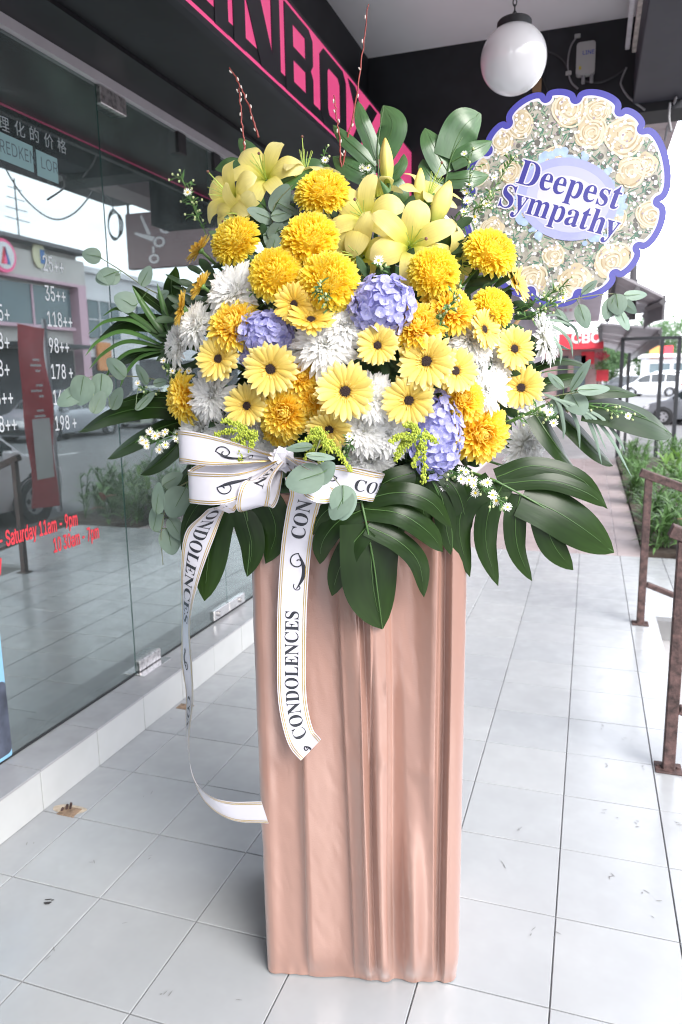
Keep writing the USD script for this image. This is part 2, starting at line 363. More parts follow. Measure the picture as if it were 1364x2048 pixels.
for n_, (ch, px, py) in enumerate(zip("理化的价格", (8, 40, 69, 98, 124), (246, 257, 268, 281, 291))):
    q = onx(px, py, GX); film(ch, q[1] - .028, q[2] - .022, .036, "heading_character", "film_faded", 1.0, "Noto Sans CJK Regular.woff2")
a, c = onx(0, 270, GX), onx(64, 300, GX); e = onx(70, 298, GX); g_ = onx(113, 318, GX)
obj("brand_strip", MB().add(*place(flat(sbox(-.2, 0, c[1] - a[1], .085)), (GX + .0010, a[1], a[2] - .075), (0, .999, -.03), (0, .03, .999))).add(*place(flat(sbox(0, 0, g_[1] - e[1], .085)), (GX + .0010, e[1], e[2] - .085), (0, .999, -.03), (0, .03, .999))).get(), MATS["film_teal"], sf)
film("REDKEN", a[1] - .01, a[2] - .052, .040, "brand_lettering", "film_dark", .78, "NotoSansMath-Regular.woff2")
film("LOR", e[1] + .02, e[2] - .055, .036, "brand_lettering", "film_dark", .9)
q1, q2 = onx(0, 1100, GX), onx(176, 1052, GX)
film("day - Saturday 11am - 9pm", q1[1] - .075, .872, .050, "opening_hours", "film_red", .50, bold=3, label="red opening hours lettering")
film("10 30am - 7pm", 2.146, .797, .050, "opening_hours", "film_red", .50, bold=3); film("day", 1.835, .797, .050, "opening_hours", "film_red", .50, bold=3)
# advertising poster at the glass, cut by the picture's edge
po = thing("shop_poster", "pale blue poster of a dark bottle stuck low on the shop glass", "poster")
obj("sheet", place(slab(sbox(0, 0, .30, .62).buffer(.01), .001), (GX + .001, 1.545, .16), (0, 1, 0), (0, 0, 1)), mat("poster_blue", (.25, .50, .72), .4, vary=.2, scale=3), po)
obj("bottle_print", place(flat(sbox(.06, .02, .265, .24).buffer(.02)), (GX + .0032, 1.57, .165), (0, 1, 0), (0, 0, 1)), mat("poster_dark", (.06, .07, .10), .4, vary=.6, scale=14), po)
obj("bottle_label", place(flat(sbox(.08, .05, .20, .16)), (GX + .0042, 1.57, .165), (0, 1, 0), (0, 0, 1)), MATS["film_white"], po)
# soffit and black fascia above the glass
obj("soffit", MB().box((-1.95, -7, 2.560), (-1.63, 5.3, 3.0)).box((-1.629, -7, 2.576), (-1.236, 5.3, 2.62)).get(), MATS["black_soffit"], kind="structure")
obj("fascia_wall", MB().box((-1.80, -7, 3.001), (-1.54, 5.3, 3.70)).get(), MATS["black_paint"], kind="structure")
sg = thing("shop_sign", "long pink shop sign with big black capitals INBOX above the glass", "sign")
SX = -1.233
obj("sign_box", boxm((-1.539, -2.0, 2.622), (SX - .012, 5.46, 2.928)), MATS["sign_black"], sg)
obj("frame", MB().box((SX - .03, -2.0, 2.535), (SX, 5.46, 2.558)).box((SX - .03, -2.0, 2.9185), (SX, 5.46, 2.930)).box((SX - .03, 5.44, 2.5585), (SX, 5.46, 2.918)).get(), MATS["sign_black"], sg)
obj("pink_panel", boxm((SX - .0115, -2.0, 2.5585), (SX - .004, 5.4395, 2.918)), MATS["sign_pink"], sg)
def capital(pts, holes=(), name="letter"):
    s = Polygon(pts, holes); obj(name, place(slab(s, .004), (SX - .004, 0, 0), (0, 1, 0), (0, 0, 1)), MATS["sign_black"], sg)
T, Bt = 2.900, 2.574
capital([(2.432, Bt), (2.530, Bt), (2.530, T), (2.432, T)])
capital([(2.572, Bt), (2.667, Bt), (2.667, 2.78), (2.80, Bt), (2.989, Bt), (2.989, T), (2.909, T), (2.909, 2.65), (2.745, T), (2.572, T)])
capital([(3.043, Bt), (3.31, Bt), (3.365, 2.61), (3.365, 2.715), (3.335, 2.742), (3.365, 2.77), (3.365, 2.87), (3.32, T), (3.043, T)], [[(3.13, 2.63), (3.13, 2.715), (3.275, 2.715), (3.275, 2.63)], [(3.13, 2.765), (3.13, 2.85), (3.275, 2.85), (3.275, 2.765)]])
capital([(3.50, Bt), (3.79, Bt), (3.84, 2.62), (3.84, 2.86), (3.79, T), (3.51, T), (3.46, 2.86), (3.46, 2.62)], [[(3.58, 2.635), (3.56, 2.66), (3.56, 2.82), (3.58, 2.842), (3.72, 2.842), (3.745, 2.82), (3.745, 2.66), (3.72, 2.635)]])
capital([(3.88, Bt), (4.0, Bt), (4.13, 2.68), (4.27, Bt), (4.42, Bt), (4.21, 2.735), (4.42, T), (4.27, T), (4.13, 2.80), (4.0, T), (3.88, T), (4.055, 2.735)])
obj("logo_print", place(slab(affinity.scale(Point(2.18, 2.715).buffer(.17), 1.05, .85).difference(Point(2.18, 2.715).buffer(.07)), .004), (SX - .004, 0, 0), (0, 1, 0), (0, 0, 1)), MATS["sign_white"], sg)
# walkway ceiling and beams
obj("ceiling", boxm((-1.80, -7, 3.551), (.60, 5.299, 3.66)), MATS["white_ceiling"], kind="structure")
obj("cross_beam", MB().box((-1.82, 5.30, 2.60), (-.35, 5.56, 3.70)).box((-.3495, 5.30, 3.0), (.60, 5.56, 3.70)).get(), MATS["black_paint"], kind="structure")
obj("street_wall", boxm((.36, -7, -.3), (.62, -1.5, 3.049)), MATS["pale_render"], kind="structure")
obj("street_beam", boxm((.172, -7, 3.05), (.467, 5.299, 3.5505), .006), MATS["beam_paint"], kind="structure")
obj("far_beam", boxm((.172, 5.561, 3.02), (.467, 7.1, 3.70), .006), MATS["pale_render"], kind="structure")
obj("upper_storey", MB().box((-9, -7, 3.701), (.467, 5.6, 8.5)).get(), MATS["pale_render"], kind="structure")
# inside of the shop
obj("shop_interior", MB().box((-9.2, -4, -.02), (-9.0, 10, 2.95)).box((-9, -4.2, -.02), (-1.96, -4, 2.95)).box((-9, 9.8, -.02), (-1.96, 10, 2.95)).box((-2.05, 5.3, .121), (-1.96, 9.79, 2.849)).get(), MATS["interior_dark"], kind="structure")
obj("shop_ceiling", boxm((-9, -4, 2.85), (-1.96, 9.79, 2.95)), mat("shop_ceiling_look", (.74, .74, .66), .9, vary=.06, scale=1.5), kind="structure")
gr_ = thing("ceiling_grille", "pale mesh grille strip under the shop ceiling close to the glass", "grille")
obj("panel", boxm((-2.85, 2.3, 2.735), (-2.30, 5.5, 2.76)), mat("grille_look", (.30, .30, .22), .8), gr_)
for k in range(26): obj("slat", boxm((-2.84 + .021 * k, 2.31, 2.725), (-2.832 + .021 * k, 5.49, 2.7345)), MATS["shop_ceiling_look"], gr_)
obj("edge", boxm((-2.295, 2.3, 2.70), (-2.26, 5.5, 2.80)), mat("grille_edge", (.55, .52, .26), .6), gr_)
for k in range(5): obj("fixing", boxm((-2.259, 2.9 + .5 * k, 2.715), (-2.25, 2.95 + .5 * k, 2.74)), MATS["grimy_black"], gr_)
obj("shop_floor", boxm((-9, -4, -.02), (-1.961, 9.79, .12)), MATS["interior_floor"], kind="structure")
for x, y, where in ((-4.6, 4.6, "nearest the glass on the far side"), (-7.4, 9.0, "deepest at the far side"), (-3.4, 2.6, "over the middle near the glass"), (-5.6, 2.4, "deep over the middle"), (-3.4, .4, "near the glass beside the viewer"), (-5.6, .2, "deep beside the viewer")):
    q = (x, y, 2.842); dl = thing("ceiling_downlight", "lit round downlight in the shop ceiling, " + where, "lamp")
    c = trimesh.creation.cylinder(.10, .012, sections=24); c.apply_translation(q); obj("trim_ring", c, MATS["white_frame"], dl); c = trimesh.creation.cylinder(.075, .004, sections=24); c.apply_translation((x, y, 2.833)); obj("lens", c, MATS["warm_lamp"], dl)
pl = thing("pendant_lamp", "round lampshade with two warm bulbs hanging inside the dark shop", "lamp")
c0 = onx(80, 648, -4.0)
s = trimesh.creation.icosphere(3, .10); s.apply_scale([1, 1, 1.1]); s.apply_translation(c0 + [-.10, 0, .02]); obj("shade", s, MATS["interior_floor"], pl, smooth=True)
obj("cord", tube([c0 + [-.1, 0, .1], [c0[0] - .1, c0[1], 2.85]], .004), MATS["cable_dark"], pl)
for k in (-.055, .055):
    s = trimesh.creation.icosphere(2, .026); s.apply_translation(c0 + [.03, k, 0]); obj("bulb", s, mat("bulb_glow", (1, .9, .7), emis=((1, .8, .45), 4.0)) if k < 0 else MATS["bulb_glow"], pl, smooth=True)

# ================================================================== things under the ceiling
lp = thing("globe_lamp", "white glass globe lamp with black cap hanging on a chain", "lamp")
lc = EYE + ray(1027, 119) / (ray(1027, 119) @ FW) * 2.8
s = trimesh.creation.icosphere(4, .1235); obj("globe", (s.vertices + lc, s.faces), MATS["opal_glass"], lp, smooth=True)
cp = trimesh.creation.revolve([(0, .142), (.028, .142), (.058, .135), (.064, .128), (.066, .098), (.060, .096), (.058, .122), (0, .122)], sections=36); obj("cap", (cp.vertices + lc, cp.faces), MATS["grimy_black"], lp, smooth=35)
z = lc[2] + .140; k = 0
while z < 3.55:
    an = np.linspace(0, 2 * np.pi, 11); a = .007 * np.cos(an); bb = .014 * np.sin(an)
    ring = np.c_[a * (k % 2 == 0), a * (k % 2 == 1), bb] + [lc[0], lc[1], z + .013]
    obj("chain_link", tube(ring, .0022, 5, closed=False), MATS["grimy_black"], lp, smooth=True); z += .022; k += 1
for i, (pa_, pb_, r) in enumerate((((1264, 0), (1256, 94), .016), ((1280, 0), (1271, 98), .020))):
    e1 = onz(*pb_, 3.35 - .02 * i); xx = e1[0]; e0 = e1 - [0, 1.25, 0]
    t_ = thing("fluorescent_batten", ("slim white tube light running along the street beam" if i == 0 else "chipped cream tube casing beside the slim tube light on the beam"), "light")
    obj("casing", boxm((xx - r, e1[1], e1[2] - r), (xx + r * .6, e0[1], e1[2] + r), .003), mat("batten_paint_%d" % i, ((.72, .72, .75), (.66, .62, .57))[i], .5, vary=.1 + .25 * i, scale=20), t_)
    obj("end_cap", boxm((xx - r * .9, e1[1] - .02, e1[2] - r * .9), (xx + r * .5, e1[1] - .0005, e1[2] + r * .9), .002), MATS["timber" if i == 0 else "grey_plastic"], t_)
ub = thing("wall_box", "small grey plastic junction box with blue mark on black beam", "junction box")
YB = 5.30
c1, c2 = ony(1154, 92, YB), ony(1189, 152, YB)
sh = sbox(c1[0], c2[2], c2[0], c1[2]).buffer(-.02).buffer(.02)
obj("case", place(slab(sh, .05), (0, YB - .0005, 0), (1, 0, 0), (0, 0, 1)), MATS["grey_plastic"], ub, smooth=30)
obj("blue_mark", place(flat(glyphs("LINE", .022, bold=2)), (c1[0] + .035, YB - .0512, c1[2] - .075), (1, 0, 0), (0, 0, 1)), MATS["print_blue"], ub)
obj("yellow_mark", place(flat(sbox(0, 0, .014, .02)), (c1[0] + .018, YB - .0512, c2[2] + .03), (1, 0, 0), (0, 0, 1)), MATS["print_yellow"], ub)
for k in (.035, .085): obj("cable_gland", boxm((c1[0] + k, YB - .04, c2[2] - .045), (c1[0] + k + .022, YB - .012, c2[2] + .001), .003), MATS["cable_grey"], ub)
def cable(label, pts, r=.006, mtl="cable_grey", y=YB - .012):
    q = np.array([ony(a, b_, y) for a, b_ in pts]); t_ = thing("cable", label, "cable")
    obj("sheath", tube(smoothline(q, 40), r, 6), MATS[mtl], t_, smooth=True); return t_, q
t_, q = cable("thin grey cable looping down the black beam left of the junction box", [(1155, 72), (1142, 92), (1136, 120), (1137, 146), (1143, 165), (1156, 178)])
for p_ in (q[0], q[3]): obj("clip", boxm(p_ - [.018, .006, .012], p_ + [.018, .008, .012], .003), MATS["grey_plastic"], t_)
cable("dark cable sagging from the junction box to the street beam", [(1166, 158), (1178, 164), (1200, 165), (1225, 155), (1250, 138)], mtl="cable_dark")
cable("grey cable drooping along the corner of the black beam and street beam", [(1253, 135), (1243, 160), (1243, 172), (1258, 195), (1290, 220)], .007)
cable("dark cable with yellow end coming out behind the globe lamp", [(1094, 103), (1112, 110), (1128, 124), (1136, 142)], .005, "cable_dark")
cable("loose dark cable dropping behind the sympathy board beside the lamp", [(1086, 158), (1094, 180), (1096, 215)], .005, "cable_dark")
for n_, pts in enumerate(([(1364, 150), (1345, 205), (1328, 290), (1318, 330)], [(1352, 195), (1338, 240), (1330, 280)], [(1340, 205), (1338, 235), (1342, 262)])):
    q = np.array([onx(a, b_, .44 - .03 * n_) for a, b_ in pts]); t_ = thing("cable", ["long grey cable running along the outer edge of the street beam", "short grey cable hanging from the end of the street beam", "thin cable beside the pale end of the street beam"][n_], "cable")
    obj("sheath", tube(smoothline(q, 30), .008, 6), MATS["cable_grey"], t_, smooth=True)
wb = thing("timber_block", "small raw timber block fixed to the black beam behind the lamp", "timber block")
c1 = ony(1066, 157, YB); obj("block", boxm((c1[0], YB - .04, c1[2] - .09), (c1[0] + .055, YB - .001, c1[2]), .004), MATS["timber"], wb)

# ================================================================== rusty handrails
def handrail(y, label, zt):
    t_ = thing("handrail", label, "handrail", (.323, y, 0), "rusty handrails of the entrance steps")
    x = .323; s = .02
    obj("post", boxm((x - s, y - s, .004), (x + s, y + s, zt), .003), MATS["rust_steel"], t_)
    def bar(x0, z0, x1, z1, nm, w=.02, h=.02):
        d = nrm([x1 - x0, 0, z1 - z0]); n_ = np.array([-d[2], 0, d[0]]); v, f = boxm((0, -w, -h), (math.hypot(x1 - x0, z1 - z0), w, h), .003)
        obj(nm, (np.array([x0, y, z0]) + v[:, :1] * d + v[:, 1:2] * [0, 1, 0] + v[:, 2:] * n_, f), MATS["rust_steel"], t_)
    bar(x - .045, zt + .035, x + .95, zt - .33, "top_rail", .025, .022)
    bar(x + .021, .235, x + .90, -.085, "lower_rail", .0195, .014)
    obj("post", boxm((x + .88 - s, y - s, -.345), (x + .88 + s, y + s, zt - .335), .003), MATS["rust_steel"], t_)
    obj("base_plate", boxm((x - .045, y - .04, .0005), (x + .045, y + .04, .007), .002), MATS["rust_steel"], t_)
    for k in (-.033, .033):
        c = trimesh.creation.cylinder(.007, .008, sections=6); c.apply_translation([x + k, y, .010]); obj("bolt", c, MATS["rust_steel"], t_)
handrail(2.69, "rusty steel handrail nearest the viewer, cut by the right edge", .845)
handrail(4.345, "rusty steel handrail farther back beside the planting", .835)
# old fixings left in the floor along the step
for n_, (px, py, lab) in enumerate(((140, 1624, "rusty square plate with broken bolts in the floor, nearer of two"), (371, 1414, "small brown square plate set in the floor behind the hanging ribbon"))):
    c = onz(px, py); t_ = thing("floor_plate", lab, "metal plate", (c[0], c[1], 0))
    obj("plate", boxm((c[0] - .035, c[1] - .024, -.004), (c[0] + .03, c[1] + .024, .0025), .001), MATS["rust_plate"], t_)
    if n_ == 0:
        for dx, dy, h in ((-.02, .008, .020), (-.030, -.004, .013), (-.010, .014, .024)): obj("bolt", tube([[c[0] + dx, c[1] + dy, .002], [c[0] + dx + .006, c[1] + dy, h]], .004, 6), MATS["rust_steel"], t_)
        a = np.linspace(0, 2 * np.pi, 40)[:-1]; rr = 1 + .35 * (meshkit.noise(np.c_[np.cos(a) * 2, np.sin(a) * 2, a * 0], 3) - .5)
        obj("rust_stain", place(flat(Polygon(np.c_[.058 * rr * np.cos(a), .03 * rr * np.sin(a)])), (c[0] - .01, c[1] + .01, .0012), (1, 0, 0), (0, 1, 0)), mat("rust_stain_look", (.42, .35, .27), .5, vary=.3, scale=40), t_)
mk = thing("floor_mark", "black scuff mark on a white floor tile left of the stand", "mark")
c = onz(95, 1807)
for k, (dx, dy, w, h) in enumerate(((0, 0, .010, .007), (-.008, .012, .009, .003), (.005, .014, .004, .003))):
    a = np.linspace(0, 2 * np.pi, 14)[:-1]; obj("smudge", place(flat(Polygon(np.c_[w * np.cos(a) * (1 + .3 * np.sin(3 * a)), h * np.sin(a) * (1 + .3 * np.cos(2 * a))])), (c[0] + dx, c[1] + dy, .0016), (.9, .4, 0), (-.4, .9, 0)), MATS["soot"], mk)

# small scuffs and specks of dirt on the tiles
R_ = np.random.default_rng(41); b = MB(); spots = [(1212, 1533), (1280, 1535), (1236, 1628), (1275, 1648), (1353, 1648), (1208, 1622), (1226, 1758), (1292, 1790), (1318, 1802), (1040, 1655), (1012, 1728), (1060, 1868), (1113, 1873), (1298, 1830), (1062, 1205), (1212, 1455), (1258, 1476), (300, 1715), (180, 1725), (100, 1912), (480, 2004), (255, 1850), (330, 1990), (60, 1690), (410, 1560), (300, 1590), (335, 1435)]
for px, py in spots:
    for k in range(R_.integers(1, 4)):
        c = onz(px + R_.normal(0, 6), py + R_.normal(0, 4)); L, w, a = R_.uniform(.002, .011), R_.uniform(.0008, .002), R_.uniform(0, 3.14); th = np.linspace(0, 2 * np.pi, 9)[:-1]
        b.add(*place(flat(Polygon(np.c_[L * np.cos(th) * (1 + .3 * np.sin(2 * th + a)), w * np.sin(th)])), (c[0], c[1], .0015), (math.cos(a), math.sin(a), 0), (-math.sin(a), math.cos(a), 0)))
sc_ = thing("floor_specks", "tiny scuffs and specks of dirt scattered over the pale floor tiles", "marks", kind="stuff"); obj("specks", b.get(), mat("speck_grey", (.19, .188, .19), .7), sc_, kind="stuff")
# ================================================================== street side: planting, cars, houses
mat("soil", (.06, .045, .035), .95, vary=.3, scale=20)
mat("leaf_green", (.10, .20, .06), .45, vary=.35, scale=9, trans=.25, rand=.3)
mat("leaf_light", (.16, .30, .06), .45, vary=.25, scale=9, trans=.3, rand=.2)
mat("leaf_red", (.26, .06, .035), .45, vary=.25, scale=9, trans=.25)
mat("tree_leaf", (.07, .14, .05), .6, vary=.4, scale=.8, trans=.2, rand=.15)
mat("bark", (.09, .07, .055), .9, vary=.3, scale=6)
mat("black_steel", (.02, .022, .026), .45)
mat("car_white", (.78, .78, .80), .25, coat=.6); mat("car_silver", (.42, .43, .46), .3, metal=.5, coat=.6); mat("car_grey", (.07, .075, .085), .3, metal=.3, coat=.6); mat("car_cream", (.52, .55, .46), .3, coat=.5)
mat("car_glass", (.015, .02, .022), .06, spec=.8); mat("tyre", (.02, .02, .021), .8); mat("rim", (.5, .5, .52), .35, metal=.8); mat("head_lamp", (.7, .7, .72), .15); mat("tail_lamp", (.5, .03, .03), .2); mat("black_trim", (.03, .03, .032), .6)
mat("awning_sheet", (.42, .40, .42), .6, vary=.2, scale=3, trans=.25); mat("awning_dark", (.10, .095, .10), .6)
mat("house_cream", (.55, .51, .48), .8, vary=.1, scale=.7); mat("house_white", (.68, .67, .68), .8, vary=.08, scale=.8); mat("house_pink", (.62, .40, .47), .75, vary=.08); mat("house_glass", (.10, .14, .155), .12, spec=.6, vary=.2, scale=.4); mat("roof_grey", (.16, .15, .16), .8, vary=.2); mat("shop_dark", (.05, .05, .055), .7, vary=.4, scale=.9)
mat("lilac_wall", (.42, .38, .42), .85, vary=.1, scale=2); mat("sign_red", (.72, .05, .07), .45, vary=.08); mat("mauve_wall", (.38, .26, .25), .8, vary=.12)
mat("orange_board", (.65, .26, .08), .6); mat("blue_board", (.06, .16, .40), .6); mat("poster_white", (.72, .71, .72), .6, vary=.08, scale=8); mat("plum_board", (.24, .165, .175), .5, vary=.06); mat("banner_red", (.60, .09, .11), .7, vary=.12, scale=5); mat("pole_grey", (.36, .37, .40), .4, metal=.6); mat("flower_red", (.5, .06, .09), .6)

def car(name, label, loc, head, paint, L=4.2, Hh=1.62, Wd=1.70, group=None):
    sx, sz, sw = L / 4.2, Hh / 1.66, Wd / 1.70
    X = np.array([-2.1, -2.06, -1.97, -1.65, -1.0, -.3, .4, .78, 1.25, 1.7, 2.0, 2.1]) * sx
    B = np.array([.70, .93, .99, 1.0, .99, .98, .97, .96, .93, .84, .68, .5]) * sz
    R = np.array([.72, 1.0, 1.32, 1.58, 1.65, 1.66, 1.60, 1.42, 1.00, .86, .70, .52]) * sz
    Wt = np.array([.68, .75, .80, .84, .85, .85, .85, .85, .84, .80, .72, .60]) * sw
    c, s = math.cos(head), math.sin(head); Rm = np.array([[c, -s, 0], [s, c, 0], [0, 0, 1]])
    w = lambda v: np.asarray(v, float) @ Rm.T + np.asarray(loc, float)
    t_ = thing(name, label, "car", loc, group)
    sec = []
    for x, b, r, y in zip(X, B, R, Wt):
        yt = y - .27 * max(r - b, 0); half = [(y * .90, .20), (y * .985, .38), (y, .62 if b > .65 else b * .9), (y * .995, b), (yt, max(r - .05, b + .001)), (yt * .86, r), (0, r + .012)]
        sec.append([(x, p, q) for p, q in half] + [(x, -p, q) for p, q in half[-2::-1]])
    v = np.array(sec); n, k = v.shape[:2]; f = grid_faces(n, k); v = v.reshape(-1, 3)
    caps = [[0, i + 1, i] for i in range(1, k - 1)] + [[(n - 1) * k, (n - 1) * k + i, (n - 1) * k + i + 1] for i in range(1, k - 1)]
    obj("body", (w(v), np.vstack([f, caps])), paint, t_, smooth=32)
    itp = lambda a, x: np.interp(x, X, a)
    def side(x0, x1, sg):
        xs = np.linspace(x0, x1, 9); bot, top = [], []
        for x in xs:
            b, r, y = itp(B, x), itp(R, x), itp(Wt, x); yt = y - .27 * (r - b); zb, zt = b + .03, max(r - .09, b + .035)
            g = lambda z: y * .995 + (yt - y * .995) * (z - b) / max(r - .05 - b, .01)
            bot.append((x, sg * (g(zb) + .006), zb)); top.append((x, sg * (g(zt) + .006), zt))
        return w(np.array(bot + top)), grid_faces(2, 9)
    for sg in (-1, 1):
        for x0, x1 in ((-1.72 * sx, -.98 * sx), (-.92 * sx, .02 * sx), (.08 * sx, 1.05 * sx)): obj("side_window", side(x0, x1, sg), MATS["car_glass"], t_, smooth=True)
        for xw in (-1.28 * sx, 1.32 * sx):
            wh = group_part(t_, "wheel"); yy = sg * (.76 * sw); r = .315 * sz
            q = trimesh.creation.revolve([(r * .62, -.1), (r * .95, -.1), (r, -.06), (r, .06), (r * .95, .1), (r * .62, .1)], sections=28); q.apply_transform(trimesh.transformations.rotation_matrix(math.pi / 2, [1, 0, 0])); q.apply_translation([xw, yy, r]); obj("tyre", (w(q.vertices), q.faces), MATS["tyre"], wh, smooth=35)
            mb = MB(); q = trimesh.creation.cylinder(r * .64, .17, sections=24); q.apply_transform(trimesh.transformations.rotation_matrix(math.pi / 2, [1, 0, 0])); q.apply_translation([xw, yy, r]); mb.add(w(q.vertices), q.faces)
            obj("rim", mb.get(), MATS["rim"], wh)
            mb = MB()
            for a in range(5):
                an = a * 2 * np.pi / 5 + .63; cx, cz = r * .40 * math.cos(an), r * .40 * math.sin(an); q = trimesh.creation.cylinder(r * .12, .012, sections=10); q.apply_transform(trimesh.transformations.rotation_matrix(math.pi / 2, [1, 0, 0])); q.apply_translation([xw + cx, yy + sg * .084, r + cz]); mb.add(w(q.vertices), q.faces)
            obj("rim_openings", mb.get(), MATS["tyre"], wh, kind="stuff")
            q = trimesh.creation.annulus(r * 1.0, r * 1.22, .03, sections=28); q.apply_transform(trimesh.transformations.rotation_matrix(math.pi / 2, [1, 0, 0])); q.apply_translation([xw, sg * (itp(Wt, xw) * .988), r * 1.02]); obj("wheel_arch", (w(q.vertices), q.faces), MATS["black_trim"], t_)
        for xa, xb, nm, m_, z0, z1 in ((1.80, 2.02, "headlight", "head_lamp", .60, .76), (-2.07, -1.98, "tail_light", "tail_lamp", .75, 1.05)):
            xs = np.linspace(xa * sx, xb * sx, 4); yv = itp(Wt, xs) + .012; obj(nm, (w(np.vstack([np.c_[xs, sg * yv, np.full(4, z0 * sz)], np.c_[xs - .02, sg * (yv - .01), np.minimum(itp(B, xs) + .01, z1 * sz)]])), grid_faces(2, 4)), MATS[m_], t_)
        obj("mirror", (w(boxm((.82 * sx, sg * .86 * sw, .93 * sz), (.95 * sx, sg * 1.02 * sw, 1.06 * sz), .02)[0]), boxm((0, 0, 0), (1, 1, 1), .02)[1]), paint, t_)
    def cross(x0, x1, nm):
        xs = np.linspace(x0, x1, 6); v = []
        for x in xs:
            b, r, y = itp(B, x), itp(R, x), itp(Wt, x); yt = (y - .27 * max(r - b, 0)) * .84; v += [(x, k_ * yt, r + .018) for k_ in np.linspace(-1, 1, 5)]
        obj(nm, (w(v), grid_faces(6, 5)), MATS["car_glass"], t_, smooth=True)
    cross(.50 * sx, 1.20 * sx, "windscreen"); cross(-2.03 * sx, -1.72 * sx, "rear_window")
    obj("bumper", (w(boxm((1.98 * sx, -.55 * sw, .24), (2.125 * sx, .55 * sw, .40), .02)[0]), boxm((0, 0, 0), (1, 1, 1), .02)[1]), MATS["black_trim"], t_)
    obj("number_plate", (w(boxm((2.10 * sx, -.25, .42), (2.135 * sx, .25, .52))[0]), boxm((0, 0, 0), (1, 1, 1))[1]), MATS["black_trim"], t_)
    return t_
SZ = -.35
q = ony(1308, 768, 60); car("parked_car", "white people carrier parked side-on across the far road", (q[0], 60, SZ), math.pi - .32, MATS["car_white"], 4.3, 1.72)
q = ony(1330, 735, 66); car("parked_car", "white car mostly hidden behind the white people carrier", (q[0], 68, SZ), math.pi - .3, MATS["car_white"], 4.4, 1.9)
q = ony(1252, 750, 68); car("parked_car", "dark car at the far left end of the parked row", (q[0], 72, SZ), math.pi - .3, MATS["car_grey"], 4.2, 1.5)
q = ony(1432, 800, 27); car("parked_car", "dark grey car nearest the planting, cut by the right edge", (q[0], 27.5, SZ), math.pi - .35, mat("car_slate", (.20, .21, .23), .3, metal=.3, coat=.6), 4.3, 1.45)
# cars that the glass reflects
car("parked_car", "white car parked beside the planting, seen mirrored in the shop glass", (3.80, 6.15, SZ), math.pi / 2, MATS["car_white"], 4.3, 1.50)
car("passing_car", "silver car out on the road, seen mirrored in the shop glass", (12.3, 19.6, SZ), -math.pi / 2, MATS["car_silver"], 4.4, 1.5)
car("passing_car", "cream car following the silver one, seen mirrored in the glass", (12.5, 25.6, SZ), -math.pi / 2, MATS["car_cream"], 4.3, 1.55)
for k in range(9): obj("road_marking", sheet(8.4, 2 + 5.5 * k, 8.54, 4.4 + 5.5 * k, -.345), MATS["street_line"], kind="structure")

# planting bed along the path
obj("planting_bed", boxm((.452, 6.10, -.35), (1.55, 13.2, .02)), MATS["soil"], kind="structure")
def strap(p0, az, lean, L, w, droop, n=7):
    s = np.linspace(0, 1, n); e = lean - droop * s ** 1.4; st = np.c_[np.cos(e) * math.cos(az), np.cos(e) * math.sin(az), np.sin(e)] * (L / (n - 1)); p = np.vstack([[0, 0, 0], np.cumsum(st[:-1], 0)]) + p0
    sd = np.array([-math.sin(az), math.cos(az), 0.0]); nn = np.cross(sd, nrm(st)); wd = w * np.sin(np.pi * np.clip(s * .93 + .07, 0, 1)) ** .7
    v = np.stack([p - sd * wd[:, None] + nn * wd[:, None] * .25, p, p + sd * wd[:, None] + nn * wd[:, None] * .25], 1).reshape(-1, 3); return v, grid_faces(n, 3)
BEDN, ORD = {}, ["", "first", "second", "third", "fourth", "fifth", "sixth", "seventh", "eighth"]
def bedplant(x, y, h, kind):
    row = "path-side row" if x < .75 else "middle row" if x < 1.2 else "street-side row"; BEDN[row] = BEDN.get(row, 0) + 1
    lab = {"narrow": f"narrow-leaved plant, {ORD[BEDN[row]]} from the white floor in the {row}", "broad": "light green broad-leaved plant " + ("nearer the handrail" if y < 8 else "farther along the bed"), "red": "plant with one rust red leaf behind the far handrail"}[kind]
    t_ = thing("bed_plant", lab, "plant", (x, y, 0), "green plants in the bed along the path" if kind == "narrow" else None)
    R_ = np.random.default_rng(int(x * 1000 + y * 77)); b, b2 = MB(), MB(); ns = 10 if kind == "narrow" else 4
    h = h * 1.15
    for st_ in range(ns):
        a0, le = R_.uniform(0, 6.28), R_.uniform(1.15, 1.5); top = np.array([x + R_.normal(0, .09), y + R_.normal(0, .09), 0]); hh = h * R_.uniform(.5, .95)
        d = np.array([math.cos(a0) * math.cos(le), math.sin(a0) * math.cos(le), math.sin(le)]); b2.add(*tube([top, top + d * hh], [.006, .003], 5))
        for i in range(30 if kind == "narrow" else 12):
            s_ = R_.uniform(.12, 1.0); bb = (b if not (kind == "red" and st_ == 0 and i < 3) else red) if kind == "red" and (red := globals().setdefault("_red", MB())) is not None else b
            bb.add(*strap(top + d * hh * s_, R_.uniform(0, 6.28), R_.uniform(.2, 1.2), R_.uniform(.10, .20) * (1 if kind == "narrow" else 1.25), (.009 if kind == "narrow" else .024) * R_.uniform(.7, 1.2), R_.uniform(.4, 1.7)))
    obj("stems", b2.get(), MATS["leaf_green"], t_); obj("leaves", b.get(), MATS["leaf_light" if kind == "broad" else "leaf_green"], t_, smooth=True, kind="stuff")
    if kind == "red": obj("red_leaf", globals()["_red"].get(), MATS["leaf_red"], t_, smooth=True)
